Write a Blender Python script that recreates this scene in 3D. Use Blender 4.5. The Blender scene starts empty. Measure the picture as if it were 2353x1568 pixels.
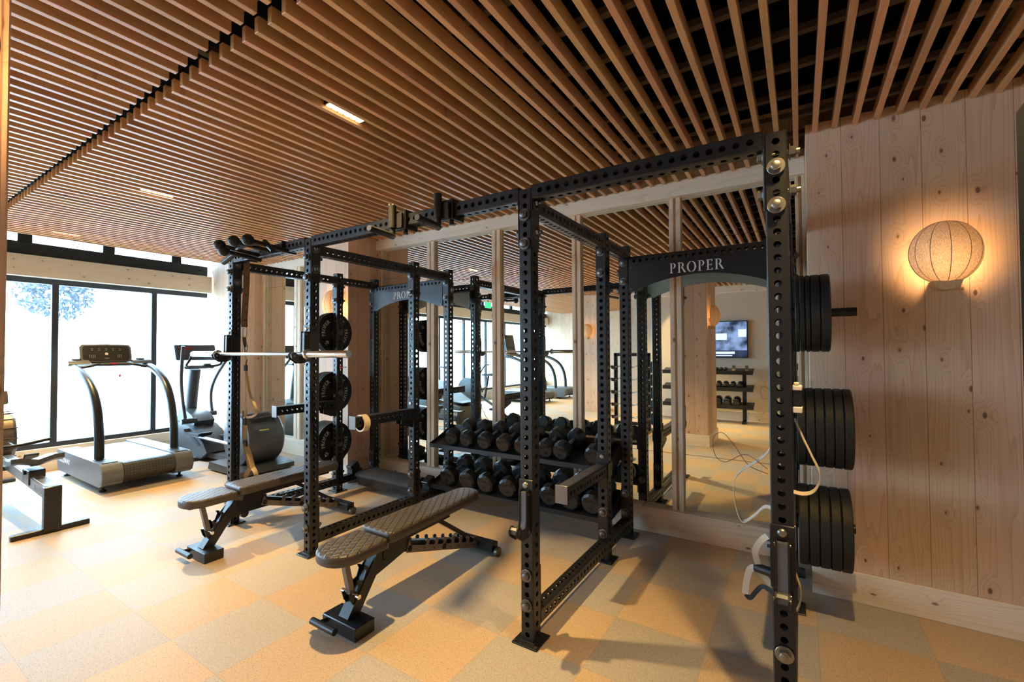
import bpy, math, random
from mathutils import Matrix, Vector
random.seed(4)
sc = bpy.context.scene
COL = sc.collection
PI = math.pi

# ------------------------------------------------------------------ camera, world, light, exposure
cam_d = bpy.data.cameras.new('camera'); cam = bpy.data.objects.new('camera', cam_d); COL.objects.link(cam)
cam_d.sensor_width = 36.0; cam_d.lens = 36.0 * 1036.82 / 2353.0; cam_d.clip_start = 0.05
CAM = (1.2099, -2.0711, 1.5157)
_R = Vector((0.84344547, 0.53718964, -0.00519881)); _U = Vector((0.01577186, -0.01508803, 0.99976177)); _F = Vector((-0.53698323, 0.84332653, 0.02119841))
cam.matrix_world = Matrix(((_R.x, _U.x, -_F.x, CAM[0]), (_R.y, _U.y, -_F.y, CAM[1]), (_R.z, _U.z, -_F.z, CAM[2]), (0, 0, 0, 1)))
sc.camera = cam
vs = sc.view_settings; vs.view_transform = 'Standard'; vs.look = 'None'; vs.gamma = 1.0; vs.use_curve_mapping = False
vs.exposure = 0.0
try:
    sc.cycles.use_denoising = True; sc.cycles.max_bounces = 12; sc.cycles.diffuse_bounces = 7; sc.cycles.glossy_bounces = 5
    sc.cycles.transmission_bounces = 4; sc.cycles.transparent_max_bounces = 10; sc.cycles.sample_clamp_indirect = 6.0
    sc.cycles.caustics_reflective = True; sc.cycles.caustics_refractive = False
except Exception:
    pass
w = bpy.data.worlds.new('daylight'); sc.world = w; w.use_nodes = True
bg = w.node_tree.nodes['Background']; bg.inputs[0].default_value = (0.52, 0.76, 1.0, 1); bg.inputs[1].default_value = 25.0

WINX = -6.97; MY = 1.765
def light(name, kind, loc, power, color, rot=(0, 0, 0), **kw):
    d = bpy.data.lights.new(name, kind); d.energy = power; d.color = color
    for k, v in kw.items(): setattr(d, k, v)
    o = bpy.data.objects.new(name, d); o.location = loc; o.rotation_euler = rot; COL.objects.link(o); return o
p_ = light('window_portal', 'AREA', (WINX - 0.05, -3.8, 1.7), 1, (1, 1, 1), (0, -PI / 2, 0), shape='RECTANGLE', size=2.8, size_y=10.8)
p_.data.cycles.is_portal = True
WARM = (1.0, 0.66, 0.25)
SPOTS = [(-5.94, -0.45), (-3.49, -0.44), (-0.984, -0.40), (1.365, -0.40), (-5.94, -3.4), (-3.49, -3.4), (-0.984, -3.4), (1.365, -3.4), (-3.49, -6.4), (-0.984, -4.6), (-5.94, -6.4)]
for i, (x, y) in enumerate(SPOTS):
    light('downlight_beam', 'SPOT', (x, y, 2.872), 200 if x > 1 else 430, WARM, (0, 0, 0), spot_size=math.radians(88), spot_blend=0.85, shadow_soft_size=0.03)

# ------------------------------------------------------------------ node helpers / materials
def new_mat(name):
    m = bpy.data.materials.new(name); m.use_nodes = True; nt = m.node_tree
    return m, nt, nt.nodes['Principled BSDF']
def N(nt, t, **kw):
    n = nt.nodes.new(t)
    for k, v in kw.items(): setattr(n, k, v)
    return n
def link(nt, a, b): nt.links.new(a, b)
def M_(nt, op, a, b=None, c=None):
    n = N(nt, 'ShaderNodeMath', operation=op)
    for i, x in enumerate((a, b, c)):
        if x is None: continue
        if isinstance(x, (int, float)): n.inputs[i].default_value = x
        else: link(nt, x, n.inputs[i])
    return n.outputs[0]
def mixc(nt, f, a, b):
    n = N(nt, 'ShaderNodeMix', data_type='RGBA')
    for i, x in ((0, f), (6, a), (7, b)):
        if isinstance(x, (int, float)): n.inputs[i].default_value = x
        elif isinstance(x, tuple): n.inputs[i].default_value = (*x, 1)
        else: link(nt, x, n.inputs[i])
    return n.outputs[2]
def sstep(nt, x, lo, hi):
    n = N(nt, 'ShaderNodeMapRange', interpolation_type='SMOOTHSTEP'); link(nt, x, n.inputs[0])
    n.inputs[1].default_value = lo; n.inputs[2].default_value = hi; return n.outputs[0]
def plain(name, col, rough=0.5, metal=0.0, bump=0.0, bscale=300, var=0.0, spec=0.5):
    m, nt, b = new_mat(name)
    b.inputs['Base Color'].default_value = (*col, 1); b.inputs['Roughness'].default_value = rough; b.inputs['Metallic'].default_value = metal
    b.inputs['Specular IOR Level'].default_value = spec
    tc = N(nt, 'ShaderNodeTexCoord')
    no = N(nt, 'ShaderNodeTexNoise'); no.inputs['Scale'].default_value = bscale; no.inputs['Detail'].default_value = 2; link(nt, tc.outputs['Object'], no.inputs[0])
    if bump:
        bp = N(nt, 'ShaderNodeBump'); bp.inputs['Strength'].default_value = bump; bp.inputs['Distance'].default_value = 0.001
        link(nt, no.outputs[0], bp.inputs['Height']); link(nt, bp.outputs[0], b.inputs['Normal'])
    n2 = N(nt, 'ShaderNodeTexNoise'); n2.inputs['Scale'].default_value = 9; link(nt, tc.outputs['Object'], n2.inputs[0])
    if var:
        r = N(nt, 'ShaderNodeMapRange'); link(nt, n2.outputs[0], r.inputs[0]); r.inputs[1].default_value = .3; r.inputs[2].default_value = .7
        r.inputs[3].default_value = rough - var; r.inputs[4].default_value = rough + var; link(nt, r.outputs[0], b.inputs['Roughness'])
    return m
def emis(name, col, s):
    m, nt, b = new_mat(name); b.inputs['Base Color'].default_value = (0, 0, 0, 1)
    b.inputs['Emission Color'].default_value = (*col, 1); b.inputs['Emission Strength'].default_value = s; return m

def wood(name, c1, c2, g='Z', a='X', bw=0.0, ph=0.0, knots=1.0, rough=0.55, bvar=0.12, seam=0.0025, dens=3.2, spec=0.25):
    """g grain axis, a board axis (bw = board width, 0 for one single board)"""
    m, nt, b = new_mat(name)
    tc = N(nt, 'ShaderNodeTexCoord'); sp = N(nt, 'ShaderNodeSeparateXYZ'); link(nt, tc.outputs['Object'], sp.inputs[0])
    G = sp.outputs[g]
    if a == 'XY': A = M_(nt, 'ADD', sp.outputs[0], sp.outputs[1]); T = M_(nt, 'SUBTRACT', sp.outputs[0], sp.outputs[1])
    else: A = sp.outputs[a]; T = sp.outputs[[q for q in 'XYZ' if q not in (g, a)][0]]
    if bw:
        q = M_(nt, 'ADD', M_(nt, 'DIVIDE', A, bw), ph); idx = M_(nt, 'FLOOR', q); fr = M_(nt, 'FRACT', q)
    else:
        idx = M_(nt, 'ADD', 0.37, 0.0); fr = None
    wn = N(nt, 'ShaderNodeTexWhiteNoise', noise_dimensions='1D'); link(nt, idx, wn.inputs['W'])
    rnd = wn.outputs['Value']
    cb = N(nt, 'ShaderNodeCombineXYZ'); link(nt, A, cb.inputs[0]); link(nt, T, cb.inputs[1])
    link(nt, M_(nt, 'MULTIPLY_ADD', G, 1.0, M_(nt, 'MULTIPLY', rnd, 37.0)), cb.inputs[2])
    P = cb.outputs[0]
    # knots
    kc = N(nt, 'ShaderNodeCombineXYZ'); link(nt, M_(nt, 'MULTIPLY', A, dens * 1.9), kc.inputs[0]); link(nt, M_(nt, 'MULTIPLY', M_(nt, 'MULTIPLY_ADD', rnd, 37.0, G), dens), kc.inputs[1])
    mp = N(nt, 'ShaderNodeMapping'); link(nt, kc.outputs[0], mp.inputs[0])
    vo = N(nt, 'ShaderNodeTexVoronoi', feature='F1', voronoi_dimensions='2D'); vo.inputs['Scale'].default_value = 1.0; link(nt, mp.outputs[0], vo.inputs['Vector'])
    cs = N(nt, 'ShaderNodeSeparateColor'); link(nt, vo.outputs['Color'], cs.inputs[0])
    on = M_(nt, 'GREATER_THAN', cs.outputs[0], 0.42); kd = M_(nt, 'ADD', vo.outputs['Distance'], M_(nt, 'MULTIPLY', M_(nt, 'SUBTRACT', 1.0, on), 2.0))
    kd = M_(nt, 'ADD', kd, M_(nt, 'MULTIPLY', cs.outputs[1], 0.035))
    halo = M_(nt, 'MULTIPLY', sstep(nt, kd, 0.36, 0.03), knots)
    core = M_(nt, 'MULTIPLY', sstep(nt, kd, 0.075, 0.04), knots)
    # grain
    m2 = N(nt, 'ShaderNodeMapping'); m2.inputs['Scale'].default_value = (6.0, 6.0, 0.42); link(nt, P, m2.inputs[0])
    n1 = N(nt, 'ShaderNodeTexNoise'); n1.inputs['Scale'].default_value = 1.0; n1.inputs['Detail'].default_value = 1.5; link(nt, m2.outputs[0], n1.inputs[0])
    t = M_(nt, 'ADD', M_(nt, 'MULTIPLY_ADD', n1.outputs[0], 15.0, M_(nt, 'MULTIPLY', halo, 2.6)), M_(nt, 'MULTIPLY', A, 34.0))
    rg = M_(nt, 'FRACT', t); rg = M_(nt, 'POWER', rg, 5.0)
    m3 = N(nt, 'ShaderNodeMapping'); m3.inputs['Scale'].default_value = (150, 150, 3.0); link(nt, P, m3.inputs[0])
    n3 = N(nt, 'ShaderNodeTexNoise'); n3.inputs['Scale'].default_value = 1.0; n3.inputs['Detail'].default_value = 2; link(nt, m3.outputs[0], n3.inputs[0])
    f = M_(nt, 'ADD', M_(nt, 'ADD', M_(nt, 'MULTIPLY', rg, 0.45), M_(nt, 'MULTIPLY', n3.outputs[0], 0.30)), M_(nt, 'MULTIPLY', halo, 0.15))
    col = mixc(nt, f, c1, c2)
    col = mixc(nt, M_(nt, 'MULTIPLY', core, 0.85), col, (c2[0] * .30, c2[1] * .24, c2[2] * .22))
    hs = N(nt, 'ShaderNodeHueSaturation'); link(nt, col, hs.inputs['Color'])
    link(nt, M_(nt, 'MULTIPLY_ADD', rnd, 2 * bvar, 1.0 - bvar), hs.inputs['Value'])
    wn2 = N(nt, 'ShaderNodeTexWhiteNoise', noise_dimensions='1D'); link(nt, M_(nt, 'ADD', idx, 71.3), wn2.inputs['W'])
    link(nt, M_(nt, 'MULTIPLY_ADD', wn2.outputs['Value'], 0.018, 0.491), hs.inputs['Hue'])
    col = hs.outputs[0]
    if fr is not None and seam:
        e = M_(nt, 'MINIMUM', fr, M_(nt, 'SUBTRACT', 1.0, fr)); sm = sstep(nt, e, seam / bw, seam / bw * 0.3)
        col = mixc(nt, M_(nt, 'MULTIPLY', sm, 0.65), col, (c2[0] * .25, c2[1] * .2, c2[2] * .18))
    link(nt, col, b.inputs['Base Color']); b.inputs['Roughness'].default_value = rough; b.inputs['Specular IOR Level'].default_value = spec
    bp = N(nt, 'ShaderNodeBump'); bp.inputs['Strength'].default_value = 0.12; bp.inputs['Distance'].default_value = 0.001
    link(nt, f, bp.inputs['Height']); link(nt, bp.outputs[0], b.inputs['Normal'])
    return m

PINE1, PINE2 = (0.78, 0.555, 0.385), (0.47, 0.26, 0.145)
W = {}
W['pier'] = wood('pine_boards_upright', PINE1, PINE2, 'Z', 'XY', 0.185, 0.25, bvar=.10)
W['pier_side'] = wood('pine_boards_upright_side', PINE1, PINE2, 'Z', 'Y', 0.14, 0.1)
W['base'] = wood('pine_skirting', (0.78, 0.65, 0.52), (0.52, 0.38, 0.27), 'X', 'Z', 0, 0)
W['base_y'] = wood('pine_skirting_long', (0.78, 0.65, 0.52), (0.52, 0.38, 0.27), 'Y', 'Z', 0, 0)
W['trim'] = wood('pine_beam', (0.80, 0.71, 0.60), (0.56, 0.45, 0.34), 'X', 'Z', 0, 0, rough=0.6)
W['mull'] = wood('pine_mullion', (0.72, 0.56, 0.42), (0.46, 0.31, 0.21), 'Z', 'X', 0, 0)
W['slat'] = wood('cedar_slats', (0.66, 0.35, 0.155), (0.48, 0.22, 0.085), 'Y', 'X', 0.1021, 0.5, knots=0.35, bvar=0.15, seam=0, rough=0.34, spec=0.55)
W['handle'] = wood('turned_oak', (0.55, 0.38, 0.22), (0.38, 0.24, 0.13), 'Z', 'X', 0, 0, knots=0)

def floor_mat():
    m, nt, b = new_mat('speckled_rubber_tiles'); tc = N(nt, 'ShaderNodeTexCoord'); sp = N(nt, 'ShaderNodeSeparateXYZ'); link(nt, tc.outputs['Object'], sp.inputs[0])
    u = M_(nt, 'DIVIDE', M_(nt, 'ADD', sp.outputs[0], 2.084 + 0.479 * 40), 0.479); v = M_(nt, 'DIVIDE', M_(nt, 'ADD', sp.outputs[1], 1.009 + 0.4795 * 40), 0.4795)
    par = M_(nt, 'MODULO', M_(nt, 'ADD', M_(nt, 'FLOOR', u), M_(nt, 'FLOOR', v)), 2.0)
    idc = N(nt, 'ShaderNodeCombineXYZ'); link(nt, M_(nt, 'FLOOR', u), idc.inputs[0]); link(nt, M_(nt, 'FLOOR', v), idc.inputs[1])
    wn = N(nt, 'ShaderNodeTexWhiteNoise', noise_dimensions='2D'); link(nt, idc.outputs[0], wn.inputs['Vector'])
    base = mixc(nt, par, (0.52, 0.38, 0.25), (0.42, 0.38, 0.335))
    n1 = N(nt, 'ShaderNodeTexNoise'); n1.inputs['Scale'].default_value = 95; n1.inputs['Detail'].default_value = 1; link(nt, tc.outputs['Object'], n1.inputs[0])
    n2 = N(nt, 'ShaderNodeTexNoise'); n2.inputs['Scale'].default_value = 190; n2.inputs['Detail'].default_value = 1; link(nt, tc.outputs['Object'], n2.inputs[0])
    col = mixc(nt, M_(nt, 'MULTIPLY', sstep(nt, n2.outputs[0], 0.62, 0.68), 0.8), base, (0.09, 0.07, 0.055))
    col = mixc(nt, M_(nt, 'MULTIPLY', sstep(nt, n1.outputs[0], 0.60, 0.68), 0.25), col, (0.75, 0.62, 0.46))
    hs = N(nt, 'ShaderNodeHueSaturation'); link(nt, col, hs.inputs['Color']); link(nt, M_(nt, 'MULTIPLY_ADD', wn.outputs['Value'], 0.10, 0.95), hs.inputs['Value'])
    fu, fv = M_(nt, 'FRACT', u), M_(nt, 'FRACT', v)
    e = M_(nt, 'MINIMUM', M_(nt, 'MINIMUM', fu, M_(nt, 'SUBTRACT', 1.0, fu)), M_(nt, 'MINIMUM', fv, M_(nt, 'SUBTRACT', 1.0, fv)))
    col = mixc(nt, M_(nt, 'MULTIPLY', sstep(nt, e, 0.004, 0.001), 0.3), hs.outputs[0], (0.15, 0.11, 0.08))
    link(nt, col, b.inputs['Base Color']); b.inputs['Roughness'].default_value = 0.55; b.inputs['Specular IOR Level'].default_value = 0.35
    bp = N(nt, 'ShaderNodeBump'); bp.inputs['Strength'].default_value = 0.15; bp.inputs['Distance'].default_value = 0.001; link(nt, n2.outputs[0], bp.inputs['Height']); link(nt, bp.outputs[0], b.inputs['Normal'])
    return m
FLOOR = floor_mat()
BLACK = plain('black_powder_coat', (0.014, 0.0145, 0.016), 0.36, 0.15, 0.12, 500, 0.05)
PLASTIC = plain('dark_grey_plastic', (0.045, 0.05, 0.058), 0.42, 0, 0.1, 400)
PLASTIC2 = plain('mid_grey_plastic', (0.10, 0.11, 0.125), 0.4, 0, 0.05, 400)
RUBBER = plain('black_rubber', (0.010, 0.0105, 0.010), 0.55, 0, 0.3, 260, 0.06, 0.4)
URETH = plain('black_urethane', (0.016, 0.017, 0.018), 0.38, 0, 0.15, 220, 0.06)
STEEL = plain('dull_steel', (0.30, 0.29, 0.27), 0.36, 1.0, 0.05, 200, 0.08)
DKSTEEL = plain('dark_steel', (0.16, 0.155, 0.15), 0.4, 1.0, 0.08, 200, 0.08)
CHROME = plain('chrome', (0.72, 0.72, 0.73), 0.14, 1.0, 0.0)
KNURL = plain('knurled_steel', (0.45, 0.45, 0.46), 0.38, 1.0, 0.5, 900)
GREYP = plain('grey_powder_coat', (0.17, 0.15, 0.135), 0.4, 0.4, 0.1, 500)
WHITEP = plain('white_print_and_cutout_light', (0.75, 0.74, 0.71), 0.6)
GREENP = plain('lime_print', (0.55, 0.75, 0.06), 0.6)
GREYPRINT = plain('grey_print', (0.30, 0.30, 0.31), 0.6)
BLACKP = plain('black_print', (0.006, 0.006, 0.006), 0.7)
CREAM = plain('cream_plastic', (0.78, 0.66, 0.50), 0.45)
RED = plain('red_plastic', (0.55, 0.01, 0.02), 0.35)
TAN = plain('tan_webbing', (0.46, 0.34, 0.19), 0.8, 0, 0.4, 700)
PALEWEB = plain('pale_webbing', (0.62, 0.52, 0.40), 0.8, 0, 0.4, 700)
BROWNWEB = plain('brown_webbing', (0.14, 0.085, 0.05), 0.8, 0, 0.4, 700)
BLACKWEB = plain('black_webbing', (0.02, 0.02, 0.02), 0.8, 0, 0.4, 700)
ALU = plain('satin_aluminium', (0.55, 0.57, 0.60), 0.32, 1.0)
FRAME = plain('dark_window_frame', (0.035, 0.042, 0.05), 0.5, 0.2)
VOID = plain('black_painted_deck', (0.006, 0.0065, 0.006), 0.9, 0, 0, spec=0.1)
BATTEN = plain('grey_batten', (0.11, 0.09, 0.065), 0.8)
PLASTER = plain('beige_plaster', (0.66, 0.57, 0.46), 0.8, 0, 0.1, 60)
SHINE = plain('black_enamel', (0.012, 0.012, 0.013), 0.16)
FIX = emis('lamp_strip', (1.0, 0.72, 0.38), 9.0)
BULB = emis('lamp_bulb', (1.0, 0.66, 0.30), 12.0)
SCREEN_R = emis('red_readout', (1.0, 0.06, 0.03), 0.12)

def mirror_mat():
    m, nt, b = new_mat('mirror_glass'); b.inputs['Base Color'].default_value = (0.80, 0.86, 0.83, 1); b.inputs['Metallic'].default_value = 1.0; b.inputs['Roughness'].default_value = 0.0; return m
MIRROR = mirror_mat()
def glass_mat():
    m, nt, b = new_mat('window_glass'); nt.nodes.remove(b); out = nt.nodes['Material Output']
    t = N(nt, 'ShaderNodeBsdfTransparent'); t.inputs[0].default_value = (0.93, 0.97, 0.98, 1); gl = N(nt, 'ShaderNodeBsdfGlossy'); gl.inputs['Roughness'].default_value = 0.0
    mx = N(nt, 'ShaderNodeMixShader'); mx.inputs[0].default_value = 0.07; link(nt, t.outputs[0], mx.inputs[1]); link(nt, gl.outputs[0], mx.inputs[2]); link(nt, mx.outputs[0], out.inputs[0]); return m
GLASS = glass_mat()
def quilt_mat():
    m, nt, b = new_mat('quilted_leather'); tc = N(nt, 'ShaderNodeTexCoord'); sp = N(nt, 'ShaderNodeSeparateXYZ'); link(nt, tc.outputs['Object'], sp.inputs[0])
    geo = N(nt, 'ShaderNodeNewGeometry'); gs = N(nt, 'ShaderNodeSeparateXYZ'); link(nt, geo.outputs['True Normal'], gs.inputs[0]); top = sstep(nt, gs.outputs[2], 0.6, 0.8)
    def ln(sx, sy):
        q = M_(nt, 'FRACT', M_(nt, 'ADD', M_(nt, 'MULTIPLY', sp.outputs[0], sx), M_(nt, 'MULTIPLY', sp.outputs[1], sy)))
        return M_(nt, 'MINIMUM', q, M_(nt, 'SUBTRACT', 1.0, q))
    d = M_(nt, 'MINIMUM', ln(20.0, 13.0), ln(-20.0, 13.0)); puff = sstep(nt, d, 0.0, 0.16); puff = M_(nt, 'MULTIPLY_ADD', M_(nt, 'SUBTRACT', puff, 1.0), top, 1.0)
    no = N(nt, 'ShaderNodeTexNoise'); no.inputs['Scale'].default_value = 380; link(nt, tc.outputs['Object'], no.inputs[0])
    h = M_(nt, 'ADD', puff, M_(nt, 'MULTIPLY', no.outputs[0], 0.12)); bp = N(nt, 'ShaderNodeBump'); bp.inputs['Strength'].default_value = 0.75; bp.inputs['Distance'].default_value = 0.004
    link(nt, h, bp.inputs['Height']); link(nt, bp.outputs[0], b.inputs['Normal'])
    link(nt, mixc(nt, puff, (0.016, 0.013, 0.011), (0.062, 0.052, 0.045)), b.inputs['Base Color']); b.inputs['Roughness'].default_value = 0.42; return m
QUILT = quilt_mat()
def belt_mat():
    m, nt, b = new_mat('slatted_tread'); tc = N(nt, 'ShaderNodeTexCoord'); vo = N(nt, 'ShaderNodeTexVoronoi', feature='DISTANCE_TO_EDGE'); vo.inputs['Scale'].default_value = 34; vo.inputs['Randomness'].default_value = 0.15
    link(nt, tc.outputs['Object'], vo.inputs['Vector']); e = sstep(nt, vo.outputs['Distance'], 0.03, 0.12)
    link(nt, mixc(nt, e, (0.006, 0.006, 0.007), (0.05, 0.055, 0.06)), b.inputs['Base Color']); b.inputs['Roughness'].default_value = 0.4
    bp = N(nt, 'ShaderNodeBump'); bp.inputs['Strength'].default_value = 0.6; bp.inputs['Distance'].default_value = 0.004; link(nt, e, bp.inputs['Height']); link(nt, bp.outputs[0], b.inputs['Normal']); return m
BELT = belt_mat()
def linen_mat():
    m, nt, b = new_mat('linen_shade'); nt.nodes.remove(b); out = nt.nodes['Material Output']; tc = N(nt, 'ShaderNodeTexCoord')
    ns = []
    for rz in (0.7, -0.85):
        mp = N(nt, 'ShaderNodeMapping'); mp.inputs['Rotation'].default_value = (0, rz, 0); mp.inputs['Scale'].default_value = (900, 60, 110); link(nt, tc.outputs['Object'], mp.inputs[0])
        no = N(nt, 'ShaderNodeTexNoise'); no.inputs['Scale'].default_value = 1; no.inputs['Detail'].default_value = 1; link(nt, mp.outputs[0], no.inputs[0]); ns.append(no.outputs[0])
    f = sstep(nt, M_(nt, 'MULTIPLY', M_(nt, 'ADD', ns[0], ns[1]), 0.5), 0.36, 0.64)
    c = mixc(nt, f, (0.50, 0.31, 0.17), (0.88, 0.68, 0.45)); d = N(nt, 'ShaderNodeBsdfDiffuse'); link(nt, c, d.inputs[0]); t = N(nt, 'ShaderNodeBsdfTranslucent'); link(nt, c, t.inputs[0])
    mx = N(nt, 'ShaderNodeMixShader'); mx.inputs[0].default_value = 0.085; link(nt, d.outputs[0], mx.inputs[1]); link(nt, t.outputs[0], mx.inputs[2]); link(nt, mx.outputs[0], out.inputs[0]); return m
LINEN = linen_mat()
def tv_mat():
    m, nt, b = new_mat('tv_picture'); tc = N(nt, 'ShaderNodeTexCoord'); sp = N(nt, 'ShaderNodeSeparateXYZ'); link(nt, tc.outputs['Object'], sp.inputs[0])
    no = N(nt, 'ShaderNodeTexNoise'); no.inputs['Scale'].default_value = 3.2; no.inputs['Detail'].default_value = 3; link(nt, tc.outputs['Object'], no.inputs[0])
    c = mixc(nt, sstep(nt, no.outputs[0], 0.35, 0.66), (0.006, 0.012, 0.03), (0.24, 0.33, 0.60))
    band = M_(nt, 'MULTIPLY', sstep(nt, sp.outputs[2], -0.22, -0.24), 0.9); c = mixc(nt, band, c, (0.01, 0.02, 0.06))
    b.inputs['Base Color'].default_value = (0, 0, 0, 1); link(nt, c, b.inputs['Emission Color']); b.inputs['Emission Strength'].default_value = 1.6; b.inputs['Roughness'].default_value = 0.15; return m
TVM = tv_mat()
WHITE_E = emis('tv_caption', (0.75, 0.85, 1.0), 1.5); GREEN_E = emis('green_sign_light', (0.05, 0.9, 0.3), 1.5)
LEAF = plain('pale_leaves', (0.042, 0.055, 0.070), 0.7)
GROUND = plain('bright_terrace', (0.75, 0.76, 0.76), 0.8)

# ------------------------------------------------------------------ mesh builder
class MB:
    FACE = (-.89, .45, -.1)
    def __init__(s, o=(0, 0, 0)): s.v = []; s.f = []; s.mi = []; s.o = Vector(o); s.M = None; s.cur = 0
    def add(s, vs, fs):
        n = len(s.v)
        for p in vs:
            p = Vector(p)
            if s.M is not None: p = s.M @ p
            s.v.append(tuple(p - s.o))
        for f in fs: s.f.append(tuple(i + n for i in f)); s.mi.append(s.cur)
        return s
    def box(s, x0, x1, y0, y1, z0, z1, c=0.0):
        if c <= 0:
            return s.add([(x0, y0, z0), (x1, y0, z0), (x1, y1, z0), (x0, y1, z0), (x0, y0, z1), (x1, y0, z1), (x1, y1, z1), (x0, y1, z1)],
                  [(0, 3, 2, 1), (4, 5, 6, 7), (0, 1, 5, 4), (1, 2, 6, 5), (2, 3, 7, 6), (3, 0, 4, 7)])
        c = min(c, (x1 - x0) * .49, (y1 - y0) * .49, (z1 - z0) * .49)
        X, Y, Z = (x0, x1), (y0, y1), (z0, z1); vs = []; ix = {}
        for i in (0, 1):
            for j in (0, 1):
                for k in (0, 1):
                    sx, sy, sz = (1, -1)[i] * c, (1, -1)[j] * c, (1, -1)[k] * c
                    for t, p in enumerate(((X[i], Y[j] + sy, Z[k] + sz), (X[i] + sx, Y[j], Z[k] + sz), (X[i] + sx, Y[j] + sy, Z[k]))):
                        ix[i, j, k, t] = len(vs); vs.append(p)
        F = []
        for i in (0, 1): F.append([ix[i, 0, 0, 0], ix[i, 1, 0, 0], ix[i, 1, 1, 0], ix[i, 0, 1, 0]][::(-1, 1)[i]])
        for j in (0, 1): F.append([ix[0, j, 0, 1], ix[0, j, 1, 1], ix[1, j, 1, 1], ix[1, j, 0, 1]][::(-1, 1)[j]])
        for k in (0, 1): F.append([ix[0, 0, k, 2], ix[1, 0, k, 2], ix[1, 1, k, 2], ix[0, 1, k, 2]][::(-1, 1)[k]])
        for a in (0, 1):
            for b in (0, 1):
                F.append((ix[a, b, 0, 0], ix[a, b, 1, 0], ix[a, b, 1, 1], ix[a, b, 0, 1])); F.append((ix[a, 0, b, 0], ix[a, 1, b, 0], ix[a, 1, b, 2], ix[a, 0, b, 2])); F.append((ix[0, a, b, 1], ix[1, a, b, 1], ix[1, a, b, 2], ix[0, a, b, 2]))
        for i in (0, 1):
            for j in (0, 1):
                for k in (0, 1): F.append((ix[i, j, k, 0], ix[i, j, k, 1], ix[i, j, k, 2]))
        return s.add(vs, F)
    def cyl(s, p0, p1, r, r1=None, n=16, caps=True):
        return s.tube([p0, p1], r, n, caps, r1)
    def tube(s, path, r, n=10, caps=True, r1=None):
        pts = [Vector(p) for p in path]; vs = []; fs = []; up = None
        for i, p in enumerate(pts):
            d = (pts[min(i + 1, len(pts) - 1)] - pts[max(i - 1, 0)]).normalized()
            if up is None: up = Vector((0, 0, 1)) if abs(d.z) < 0.9 else Vector((1, 0, 0))
            a = (up - d * up.dot(d)).normalized(); up = a; b = d.cross(a)
            rr = r if not isinstance(r, (list, tuple)) else r[i]
            if r1 is not None: rr = r + (r1 - r) * i / (len(pts) - 1)
            for k in range(n):
                t = 2 * PI * k / n; vs.append(p + a * math.cos(t) * rr + b * math.sin(t) * rr)
        for i in range(len(pts) - 1):
            for k in range(n):
                k2 = (k + 1) % n; fs.append((i * n + k, i * n + k2, (i + 1) * n + k2, (i + 1) * n + k))
        if caps: fs.append(tuple(range(n))[::-1]); fs.append(tuple((len(pts) - 1) * n + k for k in range(n)))
        return s.add(vs, fs)
    def ribbon(s, path, wdir, w, t=0.003):
        face = wdir == 'face'; wd = Vector((1, 0, 0)) if face else Vector(wdir).normalized() * w / 2; pts = [Vector(p) for p in path]; vs = []; fs = []
        for i, p in enumerate(pts):
            d = (pts[min(i + 1, len(pts) - 1)] - pts[max(i - 1, 0)]).normalized()
            if face: wd = d.cross(Vector(MB.FACE)).normalized() * w / 2
            nn = d.cross(wd).normalized() * t / 2
            vs += [p - wd - nn, p + wd - nn, p + wd + nn, p - wd + nn]
        for i in range(len(pts) - 1):
            for k in range(4): k2 = (k + 1) % 4; fs.append((i * 4 + k, i * 4 + k2, i * 4 + 4 + k2, i * 4 + 4 + k))
        fs += [(3, 2, 1, 0), tuple(len(pts) * 4 - 4 + k for k in range(4))]
        return s.add(vs, fs)
    def prism(s, poly, axis, a0, a1):
        n = len(poly); vs = []
        for a in (a0, a1):
            for (p, q) in poly: vs.append({'X': (a, p, q), 'Y': (p, a, q), 'Z': (p, q, a)}[axis])
        fs = [tuple(range(n))[::-1], tuple(range(n, 2 * n))] + [(i, (i + 1) % n, n + (i + 1) % n, n + i) for i in range(n)]
        return s.add(vs, fs)
    def lathe(s, prof, o, axis='X', n=32):
        """prof: (radius, along axis)"""
        vs = []; fs = []; o = Vector(o)
        for (r, h) in prof:
            for k in range(n):
                t = 2 * PI * k / n; c, d = r * math.cos(t), r * math.sin(t)
                vs.append(o + Vector({'X': (h, c, d), 'Y': (c, h, d), 'Z': (c, d, h)}[axis]))
        for i in range(len(prof) - 1):
            for k in range(n): k2 = (k + 1) % n; fs.append((i * n + k, i * n + k2, (i + 1) * n + k2, (i + 1) * n + k))
        if prof[0][0] > 0: fs.append(tuple(range(n)))
        if prof[-1][0] > 0: fs.append(tuple((len(prof) - 1) * n + k for k in range(n)))
        return s.add(vs, fs)
    def sphere(s, c, r, n=18, m=10, sc=(1, 1, 1)):
        prof = []; vs = []; fs = []
        for i in range(m + 1):
            p = PI * i / m
            for k in range(n):
                t = 2 * PI * k / n; vs.append((c[0] + r * sc[0] * math.sin(p) * math.cos(t), c[1] + r * sc[1] * math.sin(p) * math.sin(t), c[2] + r * sc[2] * math.cos(p)))
        for i in range(m):
            for k in range(n): k2 = (k + 1) % n; fs.append((i * n + k, (i + 1) * n + k, (i + 1) * n + k2, i * n + k2))
        return s.add(vs, fs)
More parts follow.
